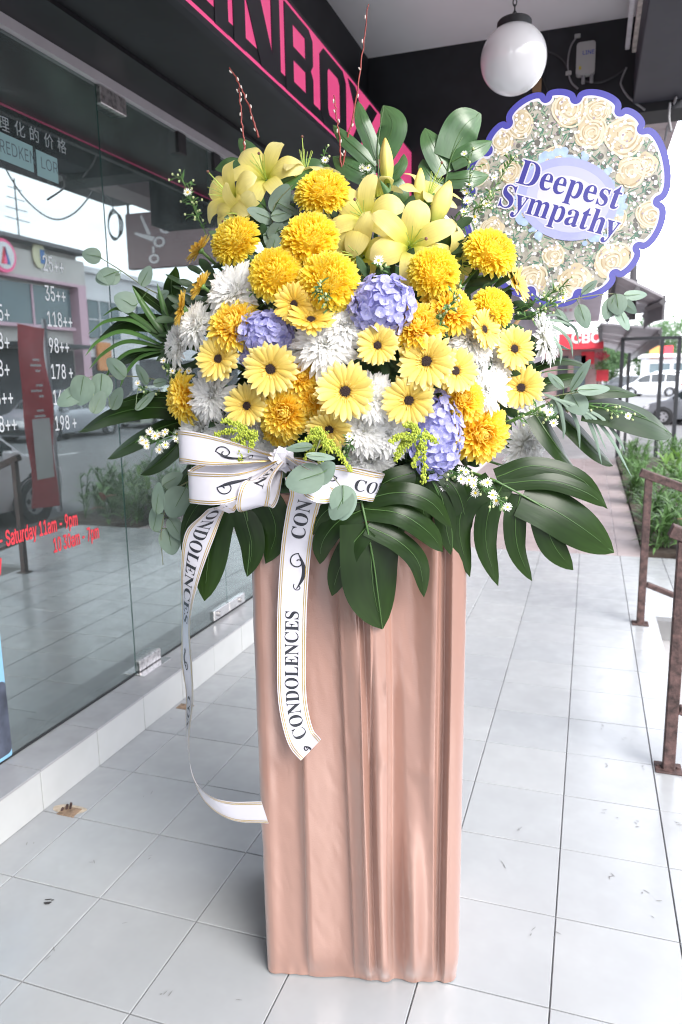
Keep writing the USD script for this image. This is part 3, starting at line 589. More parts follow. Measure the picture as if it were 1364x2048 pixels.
for x, y, h, k in ((.58, 6.35, .36, "narrow"), (.86, 6.30, .42, "red"), (1.15, 6.4, .46, "narrow"), (.62, 6.95, .40, "narrow"), (.98, 7.0, .46, "broad"), (1.35, 6.9, .5, "narrow"), (.66, 7.65, .36, "narrow"), (1.08, 7.8, .42, "narrow"), (1.42, 7.6, .5, "narrow"),
                   (.60, 8.5, .34, "narrow"), (.98, 8.7, .40, "narrow"), (1.35, 8.9, .5, "narrow"), (.62, 9.6, .36, "narrow"), (.95, 9.9, .5, "broad"), (1.3, 10.2, .42, "narrow"), (.66, 10.9, .38, "narrow"), (1.1, 11.4, .42, "narrow"), (.7, 12.3, .42, "narrow"), (1.3, 12.4, .45, "narrow")):
    bedplant(x, y, h, k)

# black awning frame on the pavement
fr = thing("pavement_frame", "black steel post frame standing on the pavement beyond the plants", "frame")
YF = 13.4
def fpost(a, b_, r=.03): 
    p0, p1 = ony(*a, YF), ony(*b_, YF); obj("post", boxm((p0[0] - r, YF - r, -.34), (p0[0] + r, YF + r, p0[2])), MATS["black_steel"], fr); return p0
a = fpost((1325, 679), (1318, 800)); b_ = fpost((1360, 676), (1346, 900)); c = fpost((1246, 679), (1244, 800)); d_ = fpost((1259, 706), (1256, 780), .022)
obj("top_bar", boxm((c[0] - .03, YF - .03, a[2]), (b_[0] + .03, YF + .03, a[2] + .05)), MATS["black_steel"], fr)
# sloping sheet awnings over the pavement
def awning(label, corners, nrib):
    t_ = thing("awning", label, "awning"); A, B, C, D = (ony(*c_) for c_ in corners)   # near inner, near outer, far outer, far inner
    def P_(u, v): return (A * (1 - u) + B * u) * (1 - v) + (D * (1 - u) + C * u) * v
    dn = np.array([0, 0, -.04])
    for k in range(nrib):
        v0, v1 = k / nrib, (k + .94) / nrib; q = [P_(0, v0), P_(1, v0), P_(1, v1), P_(0, v1)]; vv = np.array(q + [x + dn for x in q]); obj("sheet", (vv, np.array([[0, 1, 2, 3], [7, 6, 5, 4], [0, 4, 5, 1], [1, 5, 6, 2], [2, 6, 7, 3], [3, 7, 4, 0]])), MATS["awning_sheet"], t_)
    for u in (0, .5, 1): obj("beam", tube([P_(u, 0) + dn * 2.2, P_(u, 1) + dn * 2.2], .05, 4), MATS["awning_dark"], t_)
    q = [P_(1.0, 0), P_(1, 1), P_(1, 1) + [0, 0, -.32], P_(1, 0) + [0, 0, -.32]]; vv = np.array(q + [x + [.03, 0, 0] for x in q]); obj("valance", (vv, np.array([[0, 1, 2, 3], [7, 6, 5, 4], [0, 4, 5, 1], [1, 5, 6, 2], [2, 6, 7, 3], [3, 7, 4, 0]])), MATS["awning_dark"], t_)
awning("long grey corrugated awning lowest over the far pavement", [(1200, 645, 16), (1321, 655, 16), (1262, 708, 42), (1202, 690, 42)], 5)
awning("middle grey sheet awning above the lowest one", [(1215, 606, 13), (1309, 600, 13), (1288, 622, 15.5), (1215, 632, 15.5)], 3)
awning("upper translucent awning partly hidden by the sympathy board", [(1225, 540, 11), (1327, 590, 11), (1296, 604, 12.6), (1222, 590, 12.6)], 3)
pp = thing("rain_pipe", "dark vertical rain pipe between the upper awnings", "pipe"); q = ony(1268, 500, 12); q2 = ony(1264, 640, 12)
obj("tube", tube([q2, q], .05, 8), MATS["awning_dark"], pp); obj("collar", tube([q * .5 + q2 * .5 - [0, 0, .08], q * .5 + q2 * .5 + [0, 0, .08]], .065, 8), MATS["awning_dark"], pp)
# neighbouring arcade and the red shop at its end
obj("arcade_ceiling", boxm((-1.6, 5.58, 3.15), (.17, 27.5, 3.4)), MATS["lilac_wall"], kind="structure")
aw = thing("arcade_wall", "pale lilac shop wall along the neighbouring arcade behind the flowers", "wall")
obj("wall", boxm((-1.9, 5.58, -.2), (-1.62, 28, 3.14)), MATS["lilac_wall"], aw)
for k in range(5): obj("poster", boxm((-1.619, 8 + 3.1 * k, 1.1), (-1.60, 9.3 + 3.1 * k, 2.3)), MATS["poster_white"], aw)
nb = thing("notice_board", "pale notice board with printed grid hanging under the arcade ceiling", "board")
c1, c2 = ony(1100, 588, 17), ony(1158, 640, 17); obj("panel", boxm((c1[0], 17, c2[2]), (c2[0], 17.05, c1[2])), MATS["poster_white"], nb)
for k in range(8): obj("print", boxm((c1[0] + .08 + .11 * (k % 4), 16.994, c1[2] - .2 - .18 * (k // 4)), (c1[0] + .14 + .11 * (k % 4), 16.999, c1[2] - .14 - .18 * (k // 4))), MATS["house_pink"], nb)
rs = thing("red_shop", "small shop with red roof sign and red poster at the arcade's end", "shop")
YR = 29
c1, c2 = ony(1085, 672, YR), ony(1207, 690, YR)
obj("wall", MB().box((c1[0], YR, -.3), (c2[0], YR + 3, c2[2])).get(), MATS["mauve_wall"], rs)
obj("sign_board", boxm((c1[0] + .6, YR - .5, ony(1150, 699, YR)[2]), (c2[0], YR - .02, ony(1150, 668, YR)[2])), MATS["sign_red"], rs)
s = glyphs("CBOO", .34, bold=4); q = ony(1142, 686, YR - .51); obj("lettering", place(slab(s, .03), (q[0], YR - .501, q[2]), (1, 0, 0), (0, 0, 1)), MATS["poster_white"], rs)
c3, c4 = ony(1163, 704, YR), ony(1188, 728, YR); obj("poster", boxm((c3[0], YR - .03, c4[2]), (c4[0], YR - .001, c3[2])), MATS["sign_red"], rs)
c3, c4 = ony(1116, 712, YR), ony(1134, 790, YR); obj("door", boxm((c3[0], YR - .03, -.02), (c4[0], YR - .001, c3[2])), MATS["shop_dark"], rs); obj("window", boxm((c4[0] + .2, YR - .03, .9), (c4[0] + .62, YR - .001, c3[2])), MATS["house_glass"], rs)
rb = thing("red_stall_board", "small red board standing on the pavement beside the red shop", "board"); c3, c4 = ony(1193, 740, 26), ony(1216, 762, 26); obj("panel", boxm((c3[0], 26, c4[2]), (c4[0], 26.04, c3[2]), .005), MATS["sign_red"], rb)
for xx in (c3[0] + .03, c4[0] - .06): obj("leg", boxm((xx, 26.005, -.02), (xx + .03, 26.035, c4[2])), MATS["black_steel"], rb)
fp = thing("flower_tree", "potted shrub with dark red blossom beside the red shop", "plant"); c3 = ony(1204, 712, 27); R_ = np.random.default_rng(3)
def puff(c, r, n, s):
    d = nrm(R_.normal(size=(n, 3))) * np.cbrt(R_.uniform(.15, 1, n))[:, None] * r + c; a, b2 = nrm(R_.normal(size=(n, 3))), nrm(R_.normal(size=(n, 3))); v = np.stack([d, d + a * s, d + (a + b2) * s * .6], 1).reshape(-1, 3); return v, np.arange(3 * n).reshape(-1, 3)
obj("blossom", puff(c3, np.array([.22, .22, .14]), 220, .09), MATS["flower_red"], fp, kind="stuff"); obj("leaves", puff(c3 - [0, 0, .38], np.array([.2, .2, .25]), 260, .09), MATS["leaf_green"], fp, kind="stuff"); obj("stem", tube([[c3[0], 27, -.02], c3], .02, 6), MATS["bark"], fp)
# far side: white shop building and trees
fb = thing("far_building", "white far building with red and yellow sign among the trees", "building"); YB2 = 95
c3, c4 = ony(1292, 698, YB2), ony(1352, 745, YB2)
obj("wall", boxm((c3[0], YB2, -.35), (c4[0] + 6, YB2 + 8, c3[2] - 1)), MATS["house_white"], fb); obj("roof", boxm((c3[0] - .4, YB2 - .6, c3[2] - 1), (c4[0] + 6.4, YB2 + 8, c3[2] - .6)), MATS["house_white"], fb)
obj("sign", boxm((c3[0] + .4, YB2 - .2, 3.0), (c3[0] + 1.9, YB2 - .01, 4.4)), MATS["orange_board"], fb); obj("sign", boxm((c3[0] + 1.95, YB2 - .2, 3.0), (c3[0] + 2.9, YB2 - .01, 4.4)), MATS["sign_red"], fb)
for k in range(3): obj("shopfront", boxm((c3[0] + .5 + 2.6 * k, YB2 - .1, -.3), (c3[0] + 2.7 + 2.6 * k, YB2 - .005, 2.4)), MATS["house_glass"], fb)
def tree(px, py, y, w, h, label):
    c = ony(px, py, y); t_ = thing("tree", label, "tree", (c[0], y, SZ)); b = MB(); R2 = np.random.default_rng(int(px))
    for k in range(16):
        o = R2.normal(size=3) * [.34, .3, .26] * np.array([w, w, h]); rr = R2.uniform(.16, .3) * w; n = 420; d = nrm(R2.normal(size=(n, 3))) * (R2.uniform(.7, 1.05, n) * rr)[:, None] + c + o; a, b2 = nrm(R2.normal(size=(n, 3))), nrm(R2.normal(size=(n, 3))); s = .34
        b.add(np.stack([d, d + a * s, d + (a + b2) * s * .6], 1).reshape(-1, 3), np.arange(3 * n).reshape(-1, 3))
    obj("crown", b.get(), MATS["tree_leaf"], t_, kind="stuff"); obj("trunk", tube([[c[0], y, SZ], [c[0] + .1, y, c[2] * .5], [c[0], y, c[2] + .5]], [.3, .22, .1], 8), MATS["bark"], t_)
tree(1256, 706, 112, 6.5, 6, "bushy green tree far behind the awning posts, leftmost of the far row"); tree(1290, 700, 118, 6.5, 6.5, "dark green tree far behind the white building"); tree(1352, 712, 104, 5, 6.5, "light green tree right of the far white building"); tree(1330, 692, 125, 6, 7, "tall green tree far behind the row, above the white building's roof")
tree(1225, 716, 120, 5, 5, "small green tree far behind the red shop")

# things that only the glass shows: banner, hanging sign, houses over the road
bn = thing("feather_banner", "tall red banner on a grey pole, seen mirrored in the shop glass", "banner", (1.75, 6.5, 0))
bx, by = 1.75, 6.5
obj("pole", tube([[bx, by, .02], [bx, by, 2.05]], .028, 10), MATS["pole_grey"], bn, smooth=True); k1 = mir(onx(50, 675, 2 * GX - bx))
v = []
for i in range(15):
    z = 1.95 - 1.85 * i / 14
    for j in range(5): v.append((bx - .04 + .02 * math.sin(i * .7 + j), by - .05 - .40 * j / 4 - .02 * math.sin(i * .9), z + .03 * j / 4))
obj("cloth", (np.array(v), grid_faces(15, 5)), MATS["banner_red"], bn, smooth=True)
obj("white_panel", place(flat(sbox(0, 0, .26, .62)), (bx - .068, by - .12, .42), (0, -1, 0), (0, 0, 1)), MATS["poster_white"], bn)
for n_ in range(9): obj("print_mark", place(flat(sbox(0, 0, (.10, .16, .07)[n_ % 3], .022)), (bx - .07, by - .20 + .02 * (n_ % 2), 1.62 - .085 * n_ + .03 * (n_ % 3)), (0, -1, 0), (0, 0, 1)), MATS["poster_white"], bn)
hs = thing("hanging_sign", "plum coloured signboard with white scissors, seen mirrored in the glass", "sign"); YS = 11.0
cs = [ony(a, b_, YS) for a, b_ in ((249, 424), (440, 414), (440, 520), (256, 545))]; cs = [mir(p_) for p_ in cs]
x1, x0 = cs[0][0], cs[1][0]; z0, z1 = (cs[2][2] + cs[3][2]) / 2, (cs[0][2] + cs[1][2]) / 2
obj("board", boxm((x0, YS, z0), (x1, YS + .12, z1), .01), MATS["plum_board"], hs)
for xx in (x0 + .25, x1 - .03): obj("hanger", tube([[xx, YS + .06, z1], [xx, YS + .06, z1 + .9]], .02, 6), MATS["black_steel"], hs)
ww, hh = x1 - x0, z1 - z0
sc = unary_union([Polygon([(.50, .62), (.06, .93), (.10, .98), (.53, .68)]) if 0 else Polygon([(.43, .47), (.15, .62), (.16, .66), (.48, .55)]), Polygon([(.36, .60), (.26, .93), (.29, .95), (.42, .60)]), Point(.55, .45).buffer(.095).difference(Point(.55, .45).buffer(.055)), Point(.45, .16).buffer(.085).difference(Point(.45, .16).buffer(.05)), Polygon([(.43, .38), (.46, .38), (.46, .26), (.43, .26)]), Point(.66, .68).buffer(.09).difference(Point(.66, .68).buffer(.05))])
obj("scissors_print", place(slab(affinity.scale(sc, hh * 1.3, hh, origin=(0, 0)), .012), (x1, YS - .0005, z0), (-1, 0, 0), (0, 0, 1)) if 0 else (lambda a: (a[0] * [-1, 1, 1] + [2 * x1 - hh * 0, 0, 0], a[1][:, ::-1]))(place(slab(affinity.scale(sc, hh * 1.3, hh, origin=(0, 0)), .012), (x1, YS - .0005, z0), (1, 0, 0), (0, 0, 1))), MATS["poster_white"], hs)
obj("neighbour_canopy", boxm((2.0, 9.2, z1 + .9), (6.0, 14, z1 + 1.15)), MATS["roof_grey"], kind="structure")
HX = 18.0
ha = thing("shophouse", "cream two storey shophouse with pink pillars across the road, in reflection", "building")
obj("wall", boxm((HX + .4, -12, -.35), (HX + 9, 28.9, 6.9)), MATS["house_cream"], ha)
obj("fascia", boxm((HX, -12, 5.6), (HX + .4, 28.9, 6.62)), MATS["house_cream"], ha); obj("fascia_band", boxm((HX - .05, -12, 5.48), (HX + .4, 28.9, 5.598)), MATS["house_pink"], ha); obj("roof", boxm((HX - .3, -12.4, 6.90), (HX + 9.2, 29.1, 7.05)), MATS["roof_grey"], ha)
for k in range(6):
    y1 = 28.85 - 6.2 * k
    obj("pillar", boxm((HX - .06, y1 - .55, -.35), (HX + .4, y1, 5.479)), MATS["house_pink"], ha)
    wn = obj("window", boxm((HX + .25, y1 - 5.6, 3.75), (HX + .395, y1 - .75, 5.35)), MATS["house_glass"], ha)
    obj("mullion", MB().box((HX + .2, y1 - 3.2, 3.76), (HX + .249, y1 - 3.1, 5.34)).get(), MATS["house_pink"], ha); obj("sill", boxm((HX + .1, y1 - 5.65, 3.6), (HX + .395, y1 - .7, 3.74)), MATS["house_pink"], ha)
    obj("shop_opening", boxm((HX + .3, y1 - 5.6, -.3), (HX + .396, y1 - .75, 2.75)), MATS["shop_dark"], ha); obj("shop_awning", boxm((HX - .9, y1 - 5.5, 2.8), (HX + .3, y1 - .8, 2.95)), MATS[("shop_dark", "blue_board")[k % 2]], ha)
lg = thing("round_sign", "round pink sign with coloured stripes on the cream fascia, in reflection", "sign"); q = mir(onx(14, 510, 2 * GX - HX + .3))
c = trimesh.creation.cylinder(.62, .14, sections=36); R9 = trimesh.transformations.rotation_matrix(math.pi / 2, [0, 1, 0]); c.apply_transform(R9); c.apply_translation([HX - .1, q[1], q[2]]); obj("rim", c, MATS["sign_pink"], lg)
c = trimesh.creation.cylinder(.5, .02, sections=36); c.apply_transform(R9); c.apply_translation([HX - .19, q[1], q[2]]); obj("face", c, MATS["poster_white"], lg)
for dy, m_ in ((-.18, "blue_board"), (.0, "sign_pink"), (.16, "sign_red")): obj("stripe", place(slab(Polygon([(dy - .07, -.32), (dy + .07, -.32), (.05, .3), (-.05, .3)]), .02), (HX - .203, q[1], q[2]), (0, -1, 0), (0, 0, 1)), MATS[m_], lg)
lg = thing("oval_sign", "small yellow and blue oval sign above the fascia, in reflection", "sign"); q = mir(onx(86, 508, 2 * GX - HX + .3))
obj("plate", place(slab(affinity.scale(Point(0, 0).buffer(.45), .8, 1.2), .06), (HX - .05, q[1], q[2]), (0, -1, 0), (0, 0, 1)), mat("pale_yellow", (.62, .58, .38), .6), lg); obj("stripe", place(slab(sbox(-.3, -.35, -.05, .2), .02), (HX - .111, q[1], q[2]), (0, -1, 0), (0, 0, 1)), MATS["blue_board"], lg)
hb = thing("shophouse", "plain white building beside the cream shophouse across the road, in reflection", "building")
obj("wall", boxm((HX + .5, 28.95, -.35), (HX + 9, 46, 6.3)), MATS["house_white"], hb); obj("parapet", boxm((HX + .3, 28.95, 6.301), (HX + .7, 46, 6.55)), MATS["house_white"], hb)
for k in range(4):
    y0 = 29.5 + 4.0 * k; w_ = obj("window", boxm((HX + .40, y0, 3.4), (HX + .498, y0 + 2.4, 5.1)), MATS["house_glass"], hb)
    obj("grille", MB().box((HX + .36, y0 - .1, 5.1), (HX + .499, y0 + 2.5, 5.25)).box((HX + .36, y0 + .78, 3.4), (HX + .399, y0 + .84, 5.1)).box((HX + .36, y0 + 1.58, 3.4), (HX + .399, y0 + 1.64, 5.1)).box((HX + .36, y0, 4.2), (HX + .399, y0 + 2.4, 4.26)).get(), MATS["house_white"], hb)
    obj("shop_opening", boxm((HX + .42, y0, -.3), (HX + .497, y0 + 3.2, 2.5)), MATS["shop_dark"], hb)
obj("sign_panel", boxm((HX + .3, 29.9, 1.9), (HX + .41, 30.9, 3.2)), MATS["orange_board"], hb)
# wires and an aerial against the reflected sky
def wire(label, pts, y, r=.012):
    q = np.array([mir(ony(a, b_, y)) for a, b_ in pts]); t_ = thing("overhead_wire", label, "wire"); obj("strand", tube(smoothline(q, 40), r, 5), MATS["cable_dark"], t_, smooth=True)
wire("long sagging wire crossing the reflected sky lowest of the wires", [(-30, 270), (0, 318), (40, 385), (80, 425), (115, 439), (150, 425), (180, 390), (194, 355)], 9.5)
wire("thin wire sagging across the reflected sky near its top", [(40, 300), (80, 335), (120, 350), (160, 354), (196, 350), (230, 356), (290, 372)], 9.7)
wire("short wire loop hanging below the upper wire in the reflection", [(128, 320), (138, 350), (150, 372), (165, 376), (180, 368), (190, 352)], 9.8)
cw = thing("wire_coil", "coil of spare wire hanging against the reflected sky", "wire"); q = mir(ony(228, 450, 10))
for k in range(3):
    a = np.linspace(0, 2 * np.pi, 22); obj("loop", tube(q + np.c_[(.10 + .015 * k) * np.cos(a), .02 * k + 0 * a, (.22 - .02 * k) * np.sin(a)], .010, 5, closed=False), MATS["cable_dark"], cw)
obj("drop", tube([q + [0, 0, .2], q + [.02, 0, 1.05]], .010, 5), MATS["cable_dark"], cw)
an_ = thing("roof_aerial", "thin television aerial on the shophouse roof, in reflection", "aerial"); q = mir(onx(38, 470, 2 * GX - HX - 1))
obj("mast", tube([[HX + 1, q[1], 6.9], [HX + 1, q[1], 9.6]], .03, 6), MATS["black_steel"], an_)
for k in range(4): obj("rod", tube([[HX + 1, q[1] - .7 + .1 * k, 8.0 + .4 * k], [HX + 1, q[1] + .7 - .1 * k, 8.0 + .4 * k]], .02, 5), MATS["black_steel"], an_)
# ================================================================== the stand itself
def sp(a, z, d):            # stand frame: right of centre, height, in front of centre
    return SO + SU * a + SN * d + np.array([0, 0, z])
MATS["satin"] = usdkit.material(stage, "/World/Looks/satin", {
    "g": ("geometry", {}), "m1": ("mapping", {"scale": (160, 160, 1400)}), "n1": ("noise_texture", {"scale": 1.0, "detail": 2.0}),
    "m2": ("mapping", {"scale": (9, 9, 1.2)}), "n2": ("noise_texture", {"scale": 1.0, "detail": 3.0}), "r": ("rgb_ramp", {"ramp": [(.3, (.285, .158, .122)), (.7, (.335, .195, .155))]}),
    "b": ("bump", {"strength": .2, "distance": .002}), "p": ("principled_bsdf", {"roughness": .23, "metallic": .12, "specular_ior_level": 1.0, "coat_weight": .7, "coat_roughness": .17, "sheen_weight": .2, "sheen_roughness": .35, "sheen_tint": (1, .85, .8), "anisotropic": .4})},
    [("g.position", "m1.vector"), ("m1.vector", "n1.vector"), ("g.position", "m2.vector"), ("m2.vector", "n2.vector"), ("n2.fac", "r.fac"), ("r.color", "p.base_color"), ("n1.fac", "b.height"), ("b.normal", "p.normal")], surface="p.BSDF")
mat("foam_green", (.03, .07, .03), .95, vary=.3, scale=60)
PT = 1.172
ped = thing("flower_pedestal", "tall box pedestal wrapped in pink satin with hanging folds", "pedestal", SO)
def fold(a, z):
    """how far the satin stands out from the front of the box at a (right of centre), z"""
    o = np.zeros_like(a)
    # (where at the top, drift to the foot, half width, height, sharpness side)
    t = 1 - z / PT
    def ridge(c, drift, w, h, skew=0.0, z0=-1, z1=9, bend=0.0):
        x = (a - (c + drift * t + bend * np.sin(t * 5.2))) / w
        x = np.where(x > 0, x * (1 + skew), x * (1 - skew)); env = 1 / (1 + np.exp(-(z - z0) / .05)) / (1 + np.exp((z - z1) / .05))
        return 1.5 * h * np.exp(-x ** 2) * env
    o += ridge(-.015, .048, .016, .020, .5, bend=.004) + ridge(.020, .038, .013, .017, -.3, bend=.004) + ridge(.052, .020, .011, .024, .65, bend=.006)
    o += ridge(-.118, .012, .030, .013, -.6, z0=-.1, z1=.72)
    o += ridge(.092, .035, .030, .012, -.2, z0=.1, z1=.80) + ridge(.105, .02, .022, .015, .2, z0=-.2, z1=.34) + ridge(.138, -.01, .026, .013, 0, z0=-.2, z1=.36)
    o += ridge(.176, -.002, .010, .013, .6, bend=.003) + ridge(.203, -.004, .012, .016, -.5, bend=.002) + ridge(.160, -.01, .02, .010, .3, z0=.45, z1=1.3)
    o += ridge(-.205, .0, .018, .005, 0) + ridge(-.17, .02, .05, .004, 0)
    def step(c, drift, h, tail, z0=-1, z1=9, bend=.0):
        """the edge of a pleat: a sharp drop on its left, fading out to the right"""
        x = a - (c + drift * t + bend * np.sin(t * 4.1 + c * 50)); env = 1 / (1 + np.exp(-(z - z0) / .03)) / (1 + np.exp((z - z1) / .03)); sg = np.sign(tail); x = x * sg; return h * env / (1 + np.exp(-x / .0011)) * np.exp(-np.maximum(x, 0) / abs(tail))
    o += step(-.040, .024, .011, .018, bend=.003) + step(.002, .014, .009, .012, bend=.002) + step(.034, -.006, .014, -.020, bend=.004) + step(.175, -.004, .010, -.016, bend=.002) + step(.196, -.003, .011, .02) + step(-.120, -.004, .009, .03, z1=.60) + step(.085, .02, .007, .03, z1=.36)
    wr = meshkit.fbm(np.stack([a * 22 + z * 9, z * 7 - a * 6, a * 0], -1), 3, 9); o += .0022 * np.abs(wr - .5) * 2
    o += .0035 * (meshkit.fbm(np.stack([a * 14, z * 3.2, a * 0], -1), 3, 5) - .5) + .004 * np.exp(-((z - .55) / .02) ** 2 - ((a - .15) / .03) ** 2) + .006 * np.exp(-((z - .585) / .022) ** 2 - ((a - .062) / .014) ** 2) + .005 * np.exp(-((z - .76) / .03) ** 2 - ((a - .072) / .012) ** 2)
    o *= 1 - .8 * np.exp(-(z / .05) ** 2)
    gather = np.exp(-(z / .03) ** 2); o += gather * .0010 * np.sin(a * 130 + 2 * np.sin(a * 40))
    return o
def wrap():
    hw, hd, r = .227, .19, .022
    zs = np.concatenate([np.linspace(.004, .10, 22), np.linspace(.11, PT, 110)])
    pts, nn, al = [], [], []
    for a in np.linspace(-hw + r, hw - r, 520): pts.append((a, hd)); nn.append((0, 1)); al.append(a)
    for t in np.linspace(0, math.pi / 2, 9)[1:]: pts.append((hw - r + r * math.sin(t), hd - r + r * math.cos(t))); nn.append((math.sin(t), math.cos(t))); al.append(hw - r + .02 * t)
    for d in np.linspace(hd - r, -hd + r, 12)[1:]: pts.append((hw, d)); nn.append((1, 0)); al.append(9)
    for a in np.linspace(hw, -hw, 14): pts.append((a, -hd)); nn.append((0, -1)); al.append(9)
    for d in np.linspace(-hd + r, hd - r, 12): pts.append((-hw, d)); nn.append((-1, 0)); al.append(9)
    for t in np.linspace(-math.pi / 2, 0, 9)[1:]: pts.append((-hw + r + r * math.sin(t), hd - r + r * math.cos(t))); nn.append((math.sin(t), math.cos(t))); al.append(-hw + r + .02 * t)
    P2, N2, A2 = np.array(pts), np.array(nn, float), np.array(al)
    Z, A = np.meshgrid(zs, A2, indexing="ij"); off = np.where(np.abs(A) < 1, fold(A, Z), 0.004 * np.sin(Z * 9))
    edge = np.where(np.abs(A) < 1, 1, .6); off = off * edge
    P2 = P2 + [.004, 0]
    pa, pd = P2[None, :, 0] + N2[None, :, 0] * off, P2[None, :, 1] + N2[None, :, 1] * off
    zz = Z
    v = SO + pa[..., None] * SU + pd[..., None] * SN + zz[..., None] * [0, 0, 1]
    return v.reshape(-1, 3), grid_faces(len(zs), len(A2))
wv, wf = wrap(); wv[:, 2] = np.maximum(wv[:, 2], .002)
obj("satin_wrap", (wv, wf), MATS["satin"], ped, smooth=True)
c8 = [(-.215, .185), (.215, .185), (.215, -.185), (-.215, -.185)]
obj("box", (np.array([sp(a, z, d) for z in (.01, PT - .004) for a, d in c8]), np.array([[0, 1, 2, 3], [7, 6, 5, 4], [0, 4, 5, 1], [1, 5, 6, 2], [2, 6, 7, 3], [3, 7, 4, 0]])), MATS["satin"], ped)
obj("top_cover", (np.array([sp(a, PT + .001, d) for a, d in [(-.218, .20), (.218, .20), (.218, -.188), (-.218, -.188)]]), np.array([[0, 1, 2, 3]])), MATS["foam_green"], ped)
tp = np.array([(a, d) for a, d in [(-.222, .20), (.222, .20), (.235, .195), (.222, -.19), (-.222, -.19)]])
# flower foam that holds everything
fo = thing("flower_foam", "dark green flower foam block hidden under the blooms on the pedestal", "flower foam", sp(0, PT, 0))
s = trimesh.creation.icosphere(4, 1.0); vv = s.vertices * [.25, .12, .27]; vv = vv * (1 + .25 * (meshkit.fbm(s.vertices * 3, 3, 2) - .5))[:, None]
obj("block", (SO + vv[:, :1] * SU + vv[:, 1:2] * SN + vv[:, 2:] * [0, 0, 1] + SU * .0 + [0, 0, PT + .22] + SN * .02, s.faces), MATS["foam_green"], fo, smooth=True)

# ================================================================== ribbon
MATS["ribbon"] = mat("ribbon_satin", (.60, .59, .65), rough=.33, spec=.5, bump=.02, bscale=300, vary=.02)
mat("ribbon_print", (.022, .024, .032), .4); mat("ribbon_gold", (.62, .44, .12), .32, metal=.7); mat("ribbon_ghost", (.60, .595, .665), .4)
class Strip:
    """a ribbon along a smooth path: P(s, t) with s metres along, t metres across"""
    def __init__(s, pts, wid, width, n=60, cup=0.0, pinch=0.0):
        s.pinch = pinch; s.p = smoothline(pts, n); s.w = nrm(smoothline(wid, n)); s.width = width; s.cup = cup
        s.len = np.r_[0, np.cumsum(np.linalg.norm(np.diff(s.p, axis=0), axis=1))]
        tg = nrm(np.gradient(s.p, axis=0)); s.w = nrm(s.w - tg * np.sum(s.w * tg, 1)[:, None]); s.n = np.cross(tg, s.w)
    def at(s, S, T, lift=0.0):
        f = np.clip(np.minimum(S, s.len[-1] - S) / (.38 * s.len[-1]), 0, 1); f = 1 - s.pinch * (1 - f * f * (3 - 2 * f)); ru = s.pinch * .16 * s.width * (1 - f) * np.cos(T / s.width * 21); T = T * f; lift = lift + ru
        g = lambda a: np.stack([np.interp(S, s.len, a[:, k]) for k in range(3)], -1)
        p, w, n = g(s.p), nrm(g(s.w)), nrm(g(s.n)); return p + w * T[..., None] + n * (lift + s.cup * T ** 2 / s.width)[..., None]
    def sheet(s, m=9, th=.0006):
        S, T = np.meshgrid(s.len, np.linspace(-s.width / 2, s.width / 2, m), indexing="ij"); v = s.at(S, T).reshape(-1, 3); return v, grid_faces(len(s.len), m)
    def put(s, shape, lift):
        b = MB()
        for g in polys(shape.segmentize(.006)):
            v, f = trimesh.creation.triangulate_polygon(g, engine="earcut"); v, f = trimesh.remesh.subdivide_to_size(np.c_[v, np.zeros(len(v))], f, .008); b.add(s.at(v[:, 0], v[:, 1], lift), f)
        return b.get() if b.n else None
def curl(x, y, k, flip=1, w=.0016):
    """an ornamental scroll with feathered stem"""
    t = np.linspace(0, 1, 40); a = t * 2.2 * np.pi; r = .013 * k * (1 - .85 * t); spi = np.c_[x + r * np.cos(a) - .013 * k, y + flip * r * np.sin(a)]
    s2 = np.c_[x - np.linspace(0, .055 * k, 30), y - flip * (.008 * k * np.sin(np.linspace(0, 3.0, 30)))]
    parts = [LineString(spi).buffer(w * .8), Polygon(np.vstack([s2 + [0, w * .5], (s2 - np.c_[np.zeros(30), .005 * k * np.sin(np.linspace(0, np.pi, 30))])[::-1]])).buffer(.0004)]
    t3 = np.linspace(0, 1, 26); a = 1 + t3 * 1.6 * np.pi; r = .007 * k * (1 - .8 * t3); parts.append(LineString(np.c_[x - .052 * k + r * np.cos(a), y + flip * (-.004 + r * np.sin(a))]).buffer(w * .6))
    return unary_union(parts)
def ribbon_print(st, parent, items, lift, gold=True, both=False):
    """items: (kind, position along, ...)"""
    sh = []
    for it in items:
        if it[0] == "text":
            _, txt, s0, hgt, stretch, rot = it; g = affinity.scale(glyphs(serif(txt), hgt, "NotoSansMath-Regular.woff2"), stretch, 1, origin=(0, 0)); g = affinity.translate(g, 0, -hgt / 2)
            if lift < 0: g = affinity.scale(g, -1, 1, origin=(0, 0))
            sh.append(affinity.translate(g, s0, 0))
        else: sh.append(curl(it[1], it[2], it[3], it[4]))
    if sh:
        m_ = st.put(unary_union(sh), lift)
        if m_: obj("lettering", m_, MATS["ribbon_print"], parent)
    if gold:
        b = MB(); h = st.width / 2; L = st.len[-1]; ss = np.linspace(0, L, 70)
        for t0 in (h * .90, h * .77):
            for sg in (-1, 1):
                S, T = np.meshgrid(ss, np.array([t0 - .0008, t0 + .0008]) * sg, indexing="ij"); b.add(st.at(S, T, lift).reshape(-1, 3), grid_faces(70, 2)); b.add(st.at(S, T, -lift).reshape(-1, 3), grid_faces(70, 2))
        obj("gold_edging", b.get(), MATS["ribbon_gold"], parent)
rb = thing("condolence_ribbon", "white satin bow with gold lines and black CONDOLENCES lettering, long tails hanging", "ribbon", pt(565, 925, .30))
RW = .062
